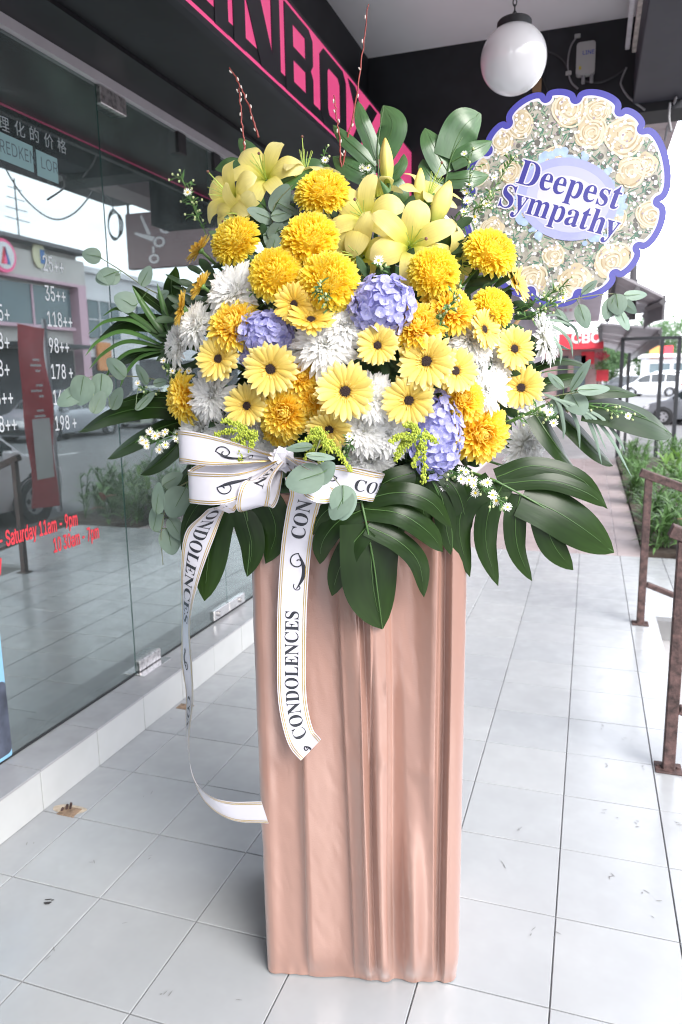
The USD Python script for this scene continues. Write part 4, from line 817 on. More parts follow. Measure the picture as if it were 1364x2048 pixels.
def strip_part(name, pts, wid, items=(), width=RW, n=60, cup=0.0, lift=.0007, gold=True, pinch=0.0):
    st_ = Strip(np.array(pts), np.array(wid), width, n, cup, pinch); p_ = group_part(rb, name)
    obj("band", st_.sheet(), MATS["ribbon"], p_, smooth=True)
    ribbon_print(st_, p_, items, lift, gold); return st_
V = lambda *a: local_dir(a)
# front tail: from knot, down over the pedestal; s runs upward so the letters read bottom to top
ft = [pt(622, 1500, .262), pt(600, 1470, .235), pt(585, 1400, .228), pt(583, 1300, .232), pt(585, 1200, .236), pt(592, 1100, .25), pt(603, 1030, .285), pt(612, 985, .315), pt(600, 945, .325)]
fw_ = [V(-.75, -.55, .1), V(-.97, -.2, .1), V(-1, -.08, .05), V(-1, 0, .05), V(-1, 0, .0), V(-1, .05, .0), V(-1, .1, 0), V(-.95, .2, .2), V(-.9, .3, .3)]
S1 = Strip(np.array(ft), np.array(fw_), RW, 110); L1 = S1.len
def s_at(st, py):   # length along the strip at a picture row
    q = [H / 2 - FPX * ((p - EYE) @ UP) / ((p - EYE) @ FW) for p in st.p]; q = np.array(q); o = np.argsort(q); return float(np.interp(py, q[o], st.len[o]))
a0, a1 = s_at(S1, 1478), s_at(S1, 1222); TW = glyphs(serif("CONDOLENCES"), 1.0, "NotoSansMath-Regular.woff2").bounds[2]
strip_part("front_tail", ft, fw_, [("text", "CONDOLENCES", a0, .0295, (a1 - a0) / (TW * .0295), 0), ("text", "CON", s_at(S1, 1078), .0290, 1.15, 0), ("curl", s_at(S1, 1106), -.006, 1.45, 1), ("curl", s_at(S1, 1490), .004, .5, 1)], n=110, lift=.0009)
# left tail: narrow, turning edge-on, ending in a curl that lifts off
lt = [pt(470, 985, .30), pt(432, 1020, .30), pt(398, 1075, .27), pt(380, 1150, .25), pt(372, 1240, .25), pt(374, 1330, .25), pt(379, 1395, .25), pt(375, 1470, .255), pt(384, 1545, .25), pt(416, 1598, .25), pt(462, 1622, .262), pt(530, 1625, .285)]
lw = [V(.55, .8, .1), V(.75, .62, -.1), V(.9, .35, .1), V(.75, .12, .5), V(.50, .02, .8), V(.62, .0, .75), V(.5, 0, .85), V(.36, 0, .93), V(.34, .15, .93), V(.4, .6, .6), V(.12, .92, .3), V(.1, .95, .2)]
S2 = Strip(np.array(lt), np.array(lw), .058, 120)
b0, b1 = s_at(S2, 1012), s_at(S2, 1262)
strip_part("left_tail", lt, lw, [("text", "CONDOLENCES", s_at(S2, 1000), .028, (b1 - b0) / (TW * .028), 0), ("text", "CON", s_at(S2, 1392), .024, 1.0, 0), ("curl", s_at(S2, 1340), -.004, .8, 1)], width=.058, n=120, lift=.0009)
# loops of the bow
K = pt(566, 918, .305)
up_ = V(0, 1, .1)
def loop(name, far, back, mid1, mid2, w0, w1, w2, items, n=70, width=RW, lift=.0008):
    strip_part(name, [K, mid1, far, back, mid2, K + SN * -.01], [w0, w1, w2, w2, w1, w0], items, width, n, lift=lift, pinch=.62)
loop("bow_loop", pt(366, 893, .325), pt(372, 897, .275), pt(455, 906, .335), pt(460, 905, .27), V(.1, .35, .9), V(.05, 1, .15), V(.02, 1, .05), [("curl", .13, 0, 1.25, 1), ("text", "CO", .30, .026, 1, 0)], lift=-.0008)
loop("bow_loop", pt(384, 975, .355), pt(392, 965, .305), pt(470, 972, .375), pt(470, 935, .30), V(.1, .4, .9), V(.25, 1, .1), V(.05, 1, .08), [("curl", .15, .002, 1.25, -1)], lift=-.0008)
loop("bow_loop", pt(505, 1012, .37), pt(520, 1010, .33), pt(520, 965, .38), pt(545, 968, .32), V(.7, .2, .7), V(.92, .35, .15), V(.92, .28, .2), [("text", "CON", .018, .026, 1, 0)], width=.06)
loop("bow_loop", pt(640, 975, .375), pt(655, 965, .335), pt(602, 945, .375), pt(618, 935, .32), V(.3, .6, .7), V(-.45, .85, .25), V(-.5, .85, .2), [("curl", .085, 0, 1.0, 1)], width=.06)
loop("bow_loop", pt(742, 975, .335), pt(752, 972, .295), pt(660, 955, .345), pt(660, 950, .29), V(.2, .6, .7), V(.25, .92, .2), V(.32, .90, .2), [("curl", .12, .004, 1.0, -1), ("text", "COND", .155, .024, 1, 0)], width=.058)
kn = MB()
for k in range(5):
    a = k * 1.2; q = Strip(np.array([K + SN * .012 + local_dir((math.cos(a), math.sin(a), 0)) * .022, K + SN * .018, K + SN * .012 - local_dir((math.cos(a), math.sin(a), 0)) * .022]), np.array([V(-math.sin(a), math.cos(a), .3)] * 3), .03, 16); kn.add(*q.sheet(5))
obj("knot", kn.get(), MATS["ribbon"], rb, smooth=True)

# ================================================================== sympathy board
bd = thing("sympathy_board", "round scalloped printed board reading Deepest Sympathy behind the flowers", "board", pt(1133, 392, -.12))
BD = -.10
BC = pt(1133, 392, BD); bx_ = nrm(local_dir((.966, -.245, -.10))); bz_ = nrm(SN * .97 + SU * -.16 + [0, 0, .06]); bx_ = nrm(bx_ - bz_ * (bx_ @ bz_)); by_ = np.cross(bz_, bx_)
kpx = ppm(1133, 392, BD); Rb = 204 / kpx
lob = [(-2, 0), ]
# scalloped outline: bulges between notches seen in the photograph (picture points)
NOTCH = [(1152, 197), (1237, 217), (1285, 252), (1318, 405), (1278, 500), (1246, 549), (1160, 590), (1092, 590), (985, 505), (958, 440), (931, 390), (970, 300), (1010, 245), (1090, 195)]
NOTCH = [(1152, 197), (1241, 222), (1286, 258), (1318, 404), (1277, 497), (1230, 551), (1158, 590), (1060, 585), (985, 520), (940, 385), (974, 302), (1014, 247), (1092, 195)]
NOTCH = [n for n in NOTCH if True]
def board_xy(px, py):
    r = ray(px, py); p = EYE + r * (((BC - EYE) @ bz_) / (r @ bz_)); return np.array([(p - BC) @ bx_, (p - BC) @ by_])
nt = [board_xy(*n) for n in NOTCH]; out = []
for i in range(len(nt)):
    a, b = nt[i], nt[(i + 1) % len(nt)]; c = (a + b) / 2; L = np.linalg.norm(b - a); nn_ = nrm(c); tt_ = (b - a) / L; t = np.linspace(0, np.pi, 18)[:-1]
    hgt = min(L * .28, .037); out += [tuple(c - tt_ * math.cos(x) * L / 2 + nn_ * math.sin(x) ** .8 * hgt) for x in t]
outline = Polygon(out).buffer(0)
put = lambda sh, z, nm, mt, p_=None, **k: obj(nm, place(flat(sh) if z else slab(sh, .004), BC + bz_ * (.0041 + (z - .004) * .35 if z else 0), bx_, by_), mt, p_ or bd, **k)
put(outline, 0, "backing", mat("board_purple", (.050, .048, .27), .3, coat=.3))
put(outline.buffer(-.0135), .0042, "print_ground", mat("board_ground", (0.299, 0.282, 0.238), .35, vary=.3, scale=70))
inner = outline.buffer(-.0135)
glow = inner.difference(inner.buffer(-.006)); put(glow, .0048, "pale_edge", mat("board_pale", (0.496, 0.480, 0.544), .35))
R5 = np.random.default_rng(11); ctr = board_xy(1135, 400)
ov = affinity.rotate(affinity.translate(affinity.scale(Point(0, 0).buffer(1, 48), .112, .088), *ctr), -8, origin=tuple(ctr))
wreath = inner.buffer(-.005).difference(ov.buffer(-.006))
def scatter(n, fn, clip):
    q = []; x0, y0, x1, y1 = inner.bounds
    while len(q) < n:
        p = R5.uniform((x0, y0), (x1, y1))
        if clip.contains(Point(p)): q.append(fn(p))
    return unary_union(q).intersection(inner.buffer(-.004))
def twig(p): a = R5.uniform(0, 6.28); L = R5.uniform(.008, .022); return LineString([p, p + L * np.array([math.cos(a), math.sin(a)])]).buffer(R5.uniform(.0006, .0014))
def dot(r0, r1): return lambda p: Point(p).buffer(R5.uniform(r0, r1), 4)
for nm, n, fn, c, z in (("printed_shadow", 300, dot(.003, .007), (.10, .095, .085), .0052), ("printed_fern", 620, twig, (.06, .15, .10), .0056), ("printed_leaf", 300, twig, (.22, .30, .20), .0060)):
    put(scatter(n, fn, wreath), z, nm, mat("board_" + nm, c, .35), kind="stuff")
ROSES = [(1140, 218, 34), (1183, 268, 30), (1108, 318, 24), (1250, 270, 38), (1225, 525, 34), (1150, 565, 34), (1062, 560, 30), (955, 345, 26), (1000, 285, 26), (1108, 512, 22), (1262, 345, 28), (1228, 440, 22), (1300, 430, 26), (1040, 250, 26), (1195, 225, 24), (1290, 330, 22), (985, 460, 24), (1045, 415, 18), (1020, 345, 22)]
ra, rbb, rc = [], [], []
for px, py, r in ROSES:
    c = board_xy(px, py); r = r / kpx; a = np.linspace(0, 2 * np.pi, 40)[:-1]; ph = R5.uniform(0, 6)
    ra.append(Polygon(np.c_[c[0] + r * (1 + .10 * np.sin(5 * a + ph)) * np.cos(a), c[1] + r * (1 + .12 * np.sin(4 * a - ph)) * np.sin(a)]))
    for k in range(6):
        t = np.linspace(0, 4.2, 18) + R5.uniform(0, 6.28); rr = r * (.16 + .14 * k) * (1 + .06 * np.sin(3 * t)); off = R5.normal(0, r * .05, 2)
        rbb.append(LineString(np.c_[c[0] + off[0] + rr * np.cos(t), c[1] + off[1] + rr * np.sin(t)]).buffer(r * .028))
        rc.append(LineString(np.c_[c[0] + off[0] + rr * 1.12 * np.cos(t + .5), c[1] + off[1] + rr * 1.12 * np.sin(t + .5)]).buffer(r * .055))
cl = inner.buffer(-.004)
put(unary_union(ra).intersection(cl), .0064, "printed_roses", mat("board_rose", (0.432, 0.360, 0.241), .35, vary=.18, scale=45)); put(unary_union(rbb).intersection(cl), .0069, "rose_shading", mat("board_rose_dark", (0.330, 0.247, 0.139), .35), kind="stuff"); put(unary_union(rc).intersection(cl), .0073, "rose_highlights", mat("board_rose_light", (0.510, 0.458, 0.345), .35), kind="stuff")
put(scatter(640, dot(.0014, .0040), wreath), .0077, "printed_blossom", mat("board_blossom", (0.574, 0.558, 0.558), .35), kind="stuff"); put(scatter(110, dot(.0012, .0026), wreath), .0081, "printed_buds", mat("board_bud", (0.294, 0.238, 0.266), .35), kind="stuff")
put(scatter(90, lambda p: Point(p).buffer(R5.uniform(.004, .010), 6), ov.buffer(.014).difference(ov.buffer(-.008))), .0083, "printed_haze", mat("board_haze", (0.285, 0.375, 0.540), .35, vary=.2, scale=50), kind="stuff")
put(ov, .0085, "oval_panel", mat("board_oval", (0.270, 0.285, 0.495), .35, vary=.08, scale=18)); put(affinity.scale(ov, .84, .80), .0089, "oval_centre", mat("board_oval_light", (0.352, 0.360, 0.540), .35)); put(affinity.scale(ov, .62, .56), .0092, "oval_centre", mat("board_oval_white", (0.452, 0.452, 0.593), .35))
def board_text(txt, p0, p1, cap, nm):
    a, b = board_xy(*p0), board_xy(*p1); d = nrm(b - a); g = glyphs(serif(txt), cap, "NotoSansMath-Regular.woff2"); x0, _, x1, _ = g.bounds
    g = affinity.scale(affinity.translate(g, -x0, 0), np.linalg.norm(b - a) / (x1 - x0), 1, origin=(0, 0)); ang = math.degrees(math.atan2(d[1], d[0]))
    g = affinity.translate(affinity.rotate(g, ang, origin=(0, 0)), *a); put(g.buffer(.0028), .0096, nm + "_outline", MATS["board_pale"]); put(g, .0101, nm, mat("board_text", (0.038, 0.035, 0.210), .3))
board_text("Deepest", (1031, 367), (1233, 421), 48 / kpx, "lettering"); board_text("Sympathy", (996, 413), (1230, 478), 46 / kpx, "lettering")
obj("stake", tube([BC - bz_ * .008 + by_ * .05, BC - bz_ * .008 - by_ * .20, sp(.20, PT + .10, -.10)], .005, 6), MATS["timber"], bd)
# ================================================================== blooms
petal_mat("gerbera_petal", [(0, (.64, .40, .05)), (.25, (.78, .56, .10)), (.8, (.83, .66, .19)), (1, (.86, .75, .36))], trans=.25)
petal_mat("gerbera_gold", [(0, (.60, .36, .03)), (.4, (.76, .50, .06)), (1, (.84, .64, .17))], trans=.25)
petal_mat("lemon_mum_petal", [(0, (.94, .68, .04)), (.4, (.97, .78, .07)), (.85, (.97, .83, .12)), (1, (.97, .88, .32))], trans=.46, vein=20)
petal_mat("amber_mum_petal", [(0, (.92, .52, .02)), (.4, (.97, .70, .06)), (.85, (.98, .79, .14)), (1, (.98, .86, .32))], trans=.45, vein=20)
petal_mat("white_petal", [(0, (.84, .84, .66)), (.3, (.93, .93, .90)), (1, (.96, .96, .96))], trans=.5, vein=20, veinamt=.04)
petal_mat("lily_petal", [(0, (.46, .56, .07)), (.2, (.68, .65, .12)), (.5, (.80, .70, .22)), (1, (.83, .75, .36))], trans=.42, vein=26, veinamt=.05, rough=.42)
petal_mat("lily_bud", [(0, (.34, .42, .06)), (.35, (.66, .60, .16)), (.8, (.78, .66, .22)), (1, (.70, .46, .10))], trans=.1, vein=10)
petal_mat("hydrangea_petal", [(0, (.68, .69, .86)), (.3, (.46, .46, .78)), (1, (.54, .53, .84))], trans=.35, vein=14, rand=.14)
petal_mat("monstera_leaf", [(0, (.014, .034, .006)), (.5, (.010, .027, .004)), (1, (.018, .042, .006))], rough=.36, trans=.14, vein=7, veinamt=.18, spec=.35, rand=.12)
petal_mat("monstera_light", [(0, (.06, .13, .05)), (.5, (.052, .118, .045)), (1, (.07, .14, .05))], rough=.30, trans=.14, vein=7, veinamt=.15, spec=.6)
petal_mat("palm_leaf", [(0, (.05, .12, .03)), (1, (.09, .20, .05))], rough=.35, trans=.2, vein=12, spec=.5, rand=.2)
petal_mat("grey_leaf", [(0, (.20, .27, .21)), (1, (.165, .235, .19))], rough=.55, trans=.18, vein=5, veinamt=.06, rand=.14)
petal_mat("green_leaf", [(0, (.06, .14, .04)), (1, (.09, .20, .06))], rough=.45, trans=.2, vein=6, rand=.2)
petal_mat("aster_petal", [(0, (.78, .78, .70)), (1, (.86, .86, .86))], trans=.2, vein=8, veinamt=.03)
mat("dark_eye", (.020, .008, .008), .8, bump=.6, bscale=500); mat("eye_ring", (.55, .36, .05), .7, bump=.4, bscale=500); mat("green_stem", (.10, .20, .05), .5, vary=.15, scale=30); mat("olive_stem", (.16, .17, .09), .6); mat("red_stem", (.27, .045, .035), .5, vary=.3, scale=60); mat("red_bud", (.45, .04, .03), .5); mat("silver_bud", (.62, .56, .52), .8)
mat("goldenrod_bloom", (.42, .50, .06), .7, vary=.25, scale=120, trans=.2); mat("yellow_eye", (.75, .55, .05), .7); mat("pistil_green", (.42, .55, .12), .4); mat("stigma_brown", (.16, .07, .05), .6); mat("pale_vein", (.06, .125, .035), .4)
mat("filler_leaf", (.035, .075, .03), .5, vary=.4, scale=30, trans=.15)

def petals(L, Wd, a0, a1, az, r0, z0, cup=.25, tip=.6, base=.35, roll=None, ns=6, nw=4, notch=0.0):
    """many petals at once around the z axis; each starts r0 out and z0 up at elevation a0 and bends to a1; returns (N, verts, 3), faces, uv"""
    N = len(az); full = lambda x: np.broadcast_to(np.asarray(x, float), (N,)).copy(); L, Wd, a0, a1, r0, z0, cup = map(full, (L, Wd, a0, a1, r0, z0, cup))
    s = np.linspace(0, 1, ns + 1); e = a0[:, None] + (a1 - a0)[:, None] * s ** 1.3; em = (e[:, 1:] + e[:, :-1]) / 2; d = L[:, None] / ns
    X = r0[:, None] + np.concatenate([np.zeros((N, 1)), np.cumsum(np.cos(em) * d, 1)], 1); Z = z0[:, None] + np.concatenate([np.zeros((N, 1)), np.cumsum(np.sin(em) * d, 1)], 1)
    w = np.where(s < tip, base + (1 - base) * np.sin(np.pi / 2 * s / tip), np.sqrt(np.clip(1 - ((s - tip) / (1 - tip)) ** 2, 0, 1)) * .97 + .03)
    u = np.linspace(-1, 1, nw + 1); T = u[None, None, :] * w[None, :, None] * Wd[:, None, None] / 2
    h = cup[:, None, None] * (u ** 2)[None, None, :] * w[None, :, None] * Wd[:, None, None] - notch * 0
    if roll is not None: h = h + np.asarray(roll)[:, None, None] * T
    px = X[:, :, None] - np.sin(e)[:, :, None] * h; pz = Z[:, :, None] + np.cos(e)[:, :, None] * h; c, sn = np.cos(az)[:, None, None], np.sin(az)[:, None, None]
    v = np.stack([px * c - T * sn, px * sn + T * c, pz], -1).reshape(N, -1, 3)
    uv = np.stack(np.meshgrid((u + 1) / 2, s), -1)[:, :, :].reshape(-1, 2); return v, grid_faces(ns + 1, nw + 1), uv
def join(v, f, uv, ids=None):
    if ids is not None: v = v[ids]
    n, k = v.shape[:2]; return (v.reshape(-1, 3), (f[None] + (np.arange(n) * k)[:, None, None]).reshape(-1, 3)), np.tile(uv, (n, 1))
def bloom(name, label, cat, c, face, R, spin=0.0, group=None):
    """a thing at c whose own z axis looks along `face`; returns it and a function from unit bloom space to the world"""
    t_ = thing(name, label, cat, c, group); M = frame_from(face, (0, 0, 1), spin); return t_, (lambda v: np.asarray(c) + (np.asarray(v) * R) @ M.T)
def at_px(px, py, d): return pt(px, py, d)
EL = (690, 700, 375, 335)
def dome(px, py, back=.02, amp=.27):
    q = ((px - EL[0]) / EL[2]) ** 2 + ((py - EL[1]) / EL[3]) ** 2; return back + amp * math.sqrt(max(0, 1 - q))
def facing(px, py, k=1.0, up=.25):
    return local_dir(((px - EL[0]) / EL[2] * .85 * k, -(py - EL[1]) / EL[3] * .7 * k + up, 1.0))

def gerbera(px, py, wpx, label, face=None, d=None, mtl="gerbera_petal", cup=.18, seed=0, n=42):
    d = dome(px, py) + .045 if d is None else d; c = pt(px, py, d); R = wpx * 1.10 / 2 / ppm(px, py, d); R_ = np.random.default_rng(seed + int(px * 7 + py)); face = facing(px, py) if face is None else local_dir(np.asarray(face) + R_.normal(0, .19, 3))
    t_, w = bloom("gerbera", label, "flower", c, face, R, R_.uniform(0, 6))
    for ring, (nn, L0, e0, z0) in enumerate(((n // 2 + 2, .88, .16, -.02), (n // 2, .84, .30, .02))):
        az = (np.arange(nn) + .5 * ring + R_.normal(0, .10, nn)) * 2 * np.pi / nn; L = L0 * R_.uniform(.86, 1.06, nn); a0 = e0 + cup + R_.normal(0, .06, nn)
        v, f, uv = petals(L, R_.uniform(.19, .26, nn), a0, a0 - R_.uniform(.25, .75, nn) + cup * .5, az, .14, z0, cup=-.16, tip=.72, base=.45, roll=R_.normal(0, .12, nn), ns=7, nw=4)
        for i in range(nn): obj("petal", (w(v[i]), f), MATS[mtl], t_, smooth=True, uv=uv)
    nn = 46; az = R_.uniform(0, 6.28, nn); v, f, uv = petals(R_.uniform(.12, .24, nn), .035, .75, .35, az, R_.uniform(.15, .21, nn), .05, ns=3, nw=2); (mv, mf), muv = join(v, f, uv); obj("fringe", (w(mv), mf), MATS[mtl], t_, smooth=True, uv=muv)
    q = trimesh.creation.revolve([(0, .075), (.09, .085), (.15, .075), (.19, .04), (.20, -.02)], sections=28); obj("dark_eye", (w(q.vertices), q.faces), MATS["dark_eye"], t_, smooth=True)
    nn = 60; az = R_.uniform(0, 6.28, nn); v, f, uv = petals(R_.uniform(.05, .09, nn), .018, 1.1, .9, az, R_.uniform(.14, .20, nn), .06, ns=2, nw=2); (mv, mf), muv = join(v, f, uv); obj("eye_ring", (w(mv), mf), MATS["eye_ring"], t_)
    q = SO + SU * ((c - SO) @ SU) * .25 + [0, 0, PT + .16 + .35 * (c[2] - PT - .2)]; m_ = c * .75 + q * .25 - nrm(w([0, 0, 1]) - c) * .02
    obj("stem", tube(smoothline([w([0, 0, -.05]), m_ - (w([0, 0, 1]) - c) * .6, q], 10), .0035, 6), MATS["green_stem"], t_, smooth=True)
    obj("calyx", (lambda q: (w(q.vertices), q.faces))(trimesh.creation.revolve([(.05, -.25), (.14, -.16), (.20, -.04), (.1, -.01)], sections=14)), MATS["green_stem"], t_, smooth=True)
    return t_
def mum(px, py, wpx, label, kind="lemon", face=None, d=None, squash=1.0, seed=0):
    d = dome(px, py) + {"lemon": .03, "amber": .02, "white": .015}[kind] if d is None else d; c = pt(px, py, d); R = wpx * {"lemon": 1.08, "amber": 1.12, "white": 1.2}[kind] / 2 / ppm(px, py, d); R_ = np.random.default_rng(seed + int(px * 5 + py * 3))
    face = facing(px, py) if face is None else local_dir(face); t_, w = bloom({"lemon": "ball_chrysanthemum", "amber": "amber_chrysanthemum", "white": "white_chrysanthemum"}[kind], label, "flower", c, face, R, R_.uniform(0, 6))
    N = {"lemon": 430, "amber": 240, "white": 270}[kind]; i = np.arange(N) + .5; az = i * 2.39996 + R_.normal(0, .12, N); fr = i / N
    if kind == "lemon":
        th = np.arccos(1 - fr * 1.42) + R_.normal(0, .03, N); r = .64; L = (.27 + .16 * fr) * R_.uniform(.85, 1.15, N); a0 = np.pi / 2 - th - .10; a1 = a0 + .85 - .55 * fr + R_.normal(0, .10, N); Wd = .135 + .03 * fr; cup = .45; z = .78
        v, f, uv = petals(L, Wd, a0, a1, az, r * np.sin(th), r * z * np.cos(th) + .05, cup=cup, tip=.7, base=.6, roll=R_.normal(0, .2, N), ns=5, nw=2)
    elif kind == "amber":
        th = np.arccos(1 - fr * 1.25) + R_.normal(0, .05, N); r = .38 + .08 * fr; L = (.26 + .36 * fr) * R_.uniform(.8, 1.2, N); a0 = np.pi / 2 - th + .10; a1 = a0 + (1.0 - 1.45 * fr) + R_.normal(0, .18, N); Wd = .15 + .05 * fr
        v, f, uv = petals(L, Wd, a0, a1, az, r * np.sin(th), r * .8 * np.cos(th), cup=.42, tip=.66, base=.55, roll=R_.normal(0, .25, N), ns=6, nw=3)
    else:
        th = .25 + 1.32 * fr ** .75 + R_.normal(0, .06, N); r = .14 + .12 * fr; L = (.24 + .56 * fr ** .7) * R_.uniform(.85, 1.12, N); a0 = np.pi / 2 - th + .22; a1 = a0 - .25 - .35 * fr + R_.normal(0, .13, N); Wd = .105 + .05 * fr
        v, f, uv = petals(L, Wd, a0, a1, az, r * np.sin(th), r * .8 * np.cos(th), cup=.16, tip=.62, base=.5, roll=R_.normal(0, .2, N), ns=5, nw=3)
    v = v * [1, 1, squash]; cut = int(N * .3)
    for nm, ids in (("inner_petals", np.arange(cut)), ("outer_petals", np.arange(cut, N))):
        (mv, mf), muv = join(v, f, uv, ids); obj(nm, (w(mv), mf), MATS[{"lemon": "lemon_mum_petal", "amber": "amber_mum_petal", "white": "white_petal"}[kind]], t_, smooth=True, uv=muv, kind="stuff")
    q = trimesh.creation.icosphere(2, .60 if kind == "lemon" else .36); obj("flower_base", (w(q.vertices * [1, 1, .7 * squash]), q.faces), MATS[{"lemon": "lemon_mum_petal", "amber": "amber_mum_petal", "white": "white_petal"}[kind]], t_, smooth=True, uv=np.full((len(q.vertices), 2), .25))
    q = SO + SU * ((c - SO) @ SU) * .25 + [0, 0, PT + .16 + .35 * (c[2] - PT - .2)]; obj("stem", tube(smoothline([w([0, 0, -.2]), (w([0, 0, -.9]) + q) / 2, q], 8), .0032, 6), MATS["green_stem"], t_, smooth=True)
    return t_
def hydrangea(px, py, wpx, hpx, label, d=None, seed=0):
    d = dome(px, py) + .03 if d is None else d; c = pt(px, py, d); k = ppm(px, py, d); rx, rz = wpx / 2 / k, hpx / 2 / k; ry = min(rx, rz) * .85; R_ = np.random.default_rng(seed + 31); t_ = thing("hydrangea", label, "flower", c)
    N = 165; i = np.arange(N) + .5; z = 1 - 1.45 * i / N; az = i * 2.39996; q = np.stack([np.sqrt(1 - z * z) * np.cos(az), np.sqrt(1 - z * z) * np.sin(az), z], 1)     # z towards the viewer
    for n_ in q:
        nn = nrm(n_ + R_.normal(0, .38, 3)); ctr = c + SU * n_[0] * rx + np.array([0, 0, 1.0]) * n_[1] * rz + SN * n_[2] * ry; ctr = ctr + (ctr - c) * R_.uniform(-.16, .08)
        M = frame_from(local_dir((nn[0], nn[1], nn[2])), (0, 0, 1), R_.uniform(0, 6)); r = .0094 * R_.uniform(.85, 1.2)
        v, f, uv = petals(np.full(4, r), r * 1.12, .5, R_.uniform(-.1, .35), np.arange(4) * np.pi / 2, r * .06, 0, cup=.10, tip=.58, base=.35, ns=4, nw=3); (mv, mf), muv = join(v, f, uv); obj("floret", (ctr + mv @ M.T, mf), MATS["hydrangea_petal"], t_, smooth=True, uv=muv)
    s = trimesh.creation.icosphere(3, 1.0); vv = s.vertices * .80; obj("head", (c + vv[:, :1] * rx * SU + vv[:, 1:2] * [0, 0, rz] + vv[:, 2:] * ry * SN, s.faces), MATS["hydrangea_petal"], t_, smooth=True, uv=np.full((len(vv), 2), .3))
    return t_
def lily(px, py, wpx, label, face, d, open_=1.0, spin=0.0, seed=0, tepals=None):
    c = pt(px, py, d); R = wpx * 1.22 / 2 / ppm(px, py, d); R_ = np.random.default_rng(seed + int(px)); t_, w = bloom("lily", label, "flower", c, local_dir(face), R, spin)
    for ring in (0, 1):
        az = np.arange(3) * 2 * np.pi / 3 + ring * np.pi / 3 + R_.normal(0, .06, 3); L = 1.22 * R_.uniform(.94, 1.06, 3)
        v, f, uv = petals(L, (.62, .44)[ring], 1.28 - .25 * (open_ - .5), (-.15 - .75 * open_ + R_.normal(0, .15, 3)) * 1.0, az, .03, -.45, cup=-.10 if ring == 0 else .0, tip=.55, base=.22, ns=14, nw=8)
        # waved margins and a raised keel
        for i in range(3):
            q = v[i].reshape(15, 9, 3); s = np.linspace(0, 1, 15)[:, None]; u = np.linspace(-1, 1, 9)[None]; wv_ = .035 * np.sin(s * 11 + R_.uniform(0, 6)) * np.abs(u) ** 2 * s + .02 * np.exp(-(u / .22) ** 2) * (1 - s); q = q + wv_[..., None] * [0, 0, 1]
            obj("petal", (w(q.reshape(-1, 3)), f), MATS["lily_petal"], t_, smooth=True, uv=uv)
    lean = R_.normal(0, .06, 2); p_ = np.array([[0, 0, -.4], [lean[0], lean[1], .2], [lean[0] * 2.2, lean[1] * 2.2, .72]]); obj("pistil", tube(w(smoothline(p_, 12)), np.linspace(.018, .013, 12) * R, 6), MATS["pistil_green"], t_, smooth=True)
    q = trimesh.creation.icosphere(2, .036); obj("stigma", (w(q.vertices + p_[2]), q.faces), MATS["stigma_brown"], t_, smooth=True)
    for k in range(6):
        a = k * 1.047 + .3; obj("stamen", tube(w(smoothline([[0, 0, -.4], [.08 * math.cos(a), .08 * math.sin(a), .05], [.19 * math.cos(a), .19 * math.sin(a), .42]], 8)), .009 * R, 5), MATS["pistil_green"], t_, smooth=True)
    q = SO + SU * ((c - SO) @ SU) * .3 + [0, 0, PT + .22]; obj("stem", tube(smoothline([w([0, 0, -.42]), w([0, 0, -.9]) * .7 + q * .3, q], 10), .0042, 6), MATS["green_stem"], t_, smooth=True)
    return t_
def lily_bud(label, a, b, wpx, d):
    p0, p1 = pt(*a, d), pt(*b, d); L = np.linalg.norm(p1 - p0); r = wpx / 2 / ppm(*a, d); s = np.linspace(0, 1, 20); an = np.linspace(0, 2 * np.pi, 25); prof = r * np.sin(np.pi * np.clip(.12 + .86 * s, 0, 1)) ** .75
    rad = prof[:, None] * (1 + .11 * np.cos(3 * an)[None]) ; M = frame_from(p1 - p0); v = np.stack([rad * np.cos(an), rad * np.sin(an), np.broadcast_to((s * L)[:, None], rad.shape)], -1); t_ = thing("lily_bud", label, "flower bud", p0)
    obj("bud", (p0 + v.reshape(-1, 3) @ M.T, grid_faces(20, 25)), MATS["lily_bud"], t_, smooth=True, uv=np.stack(np.meshgrid(an / 6.28, s), -1).reshape(-1, 2))
    q = SO + SU * ((p0 - SO) @ SU) * .4 + [0, 0, PT + .3]; obj("stem", tube(smoothline([p0 + (p1 - p0) * .04, p0 - (p1 - p0) * .4, q], 10), .0036, 6), MATS["green_stem"], t_, smooth=True)

# ---- lemon ball chrysanthemums
for px, py, w_, lab, fc, sq in ((645, 387, 104, "highest lemon yellow ball chrysanthemum, between the two groups of lilies", (-.05, .75, .75), .85), (472, 484, 98, "lemon ball chrysanthemum under the leftmost lily", (-.45, .55, .8), .95), (620, 481, 110, "large lemon ball chrysanthemum just right of the grey eucalyptus sprig", (-.1, .55, .85), .95),
        (551, 550, 102, "lemon ball chrysanthemum above the white bloom left of centre", (-.2, .3, 1), 1), (657, 566, 116, "biggest lemon ball chrysanthemum, with a green sprig lying across it", (-.05, .35, 1), 1), (867, 547, 98, "lemon ball chrysanthemum above right of the upper hydrangea", (.2, .35, 1), 1), (980, 506, 102, "lemon ball chrysanthemum touching the sympathy board", (.35, .6, .75), .85), (984, 617, 82, "small lemon ball chrysanthemum above the right-hand tilted gerbera", (.4, .5, .8), .9)):
    mum(px, py, w_, lab, "lemon", fc, squash=sq)
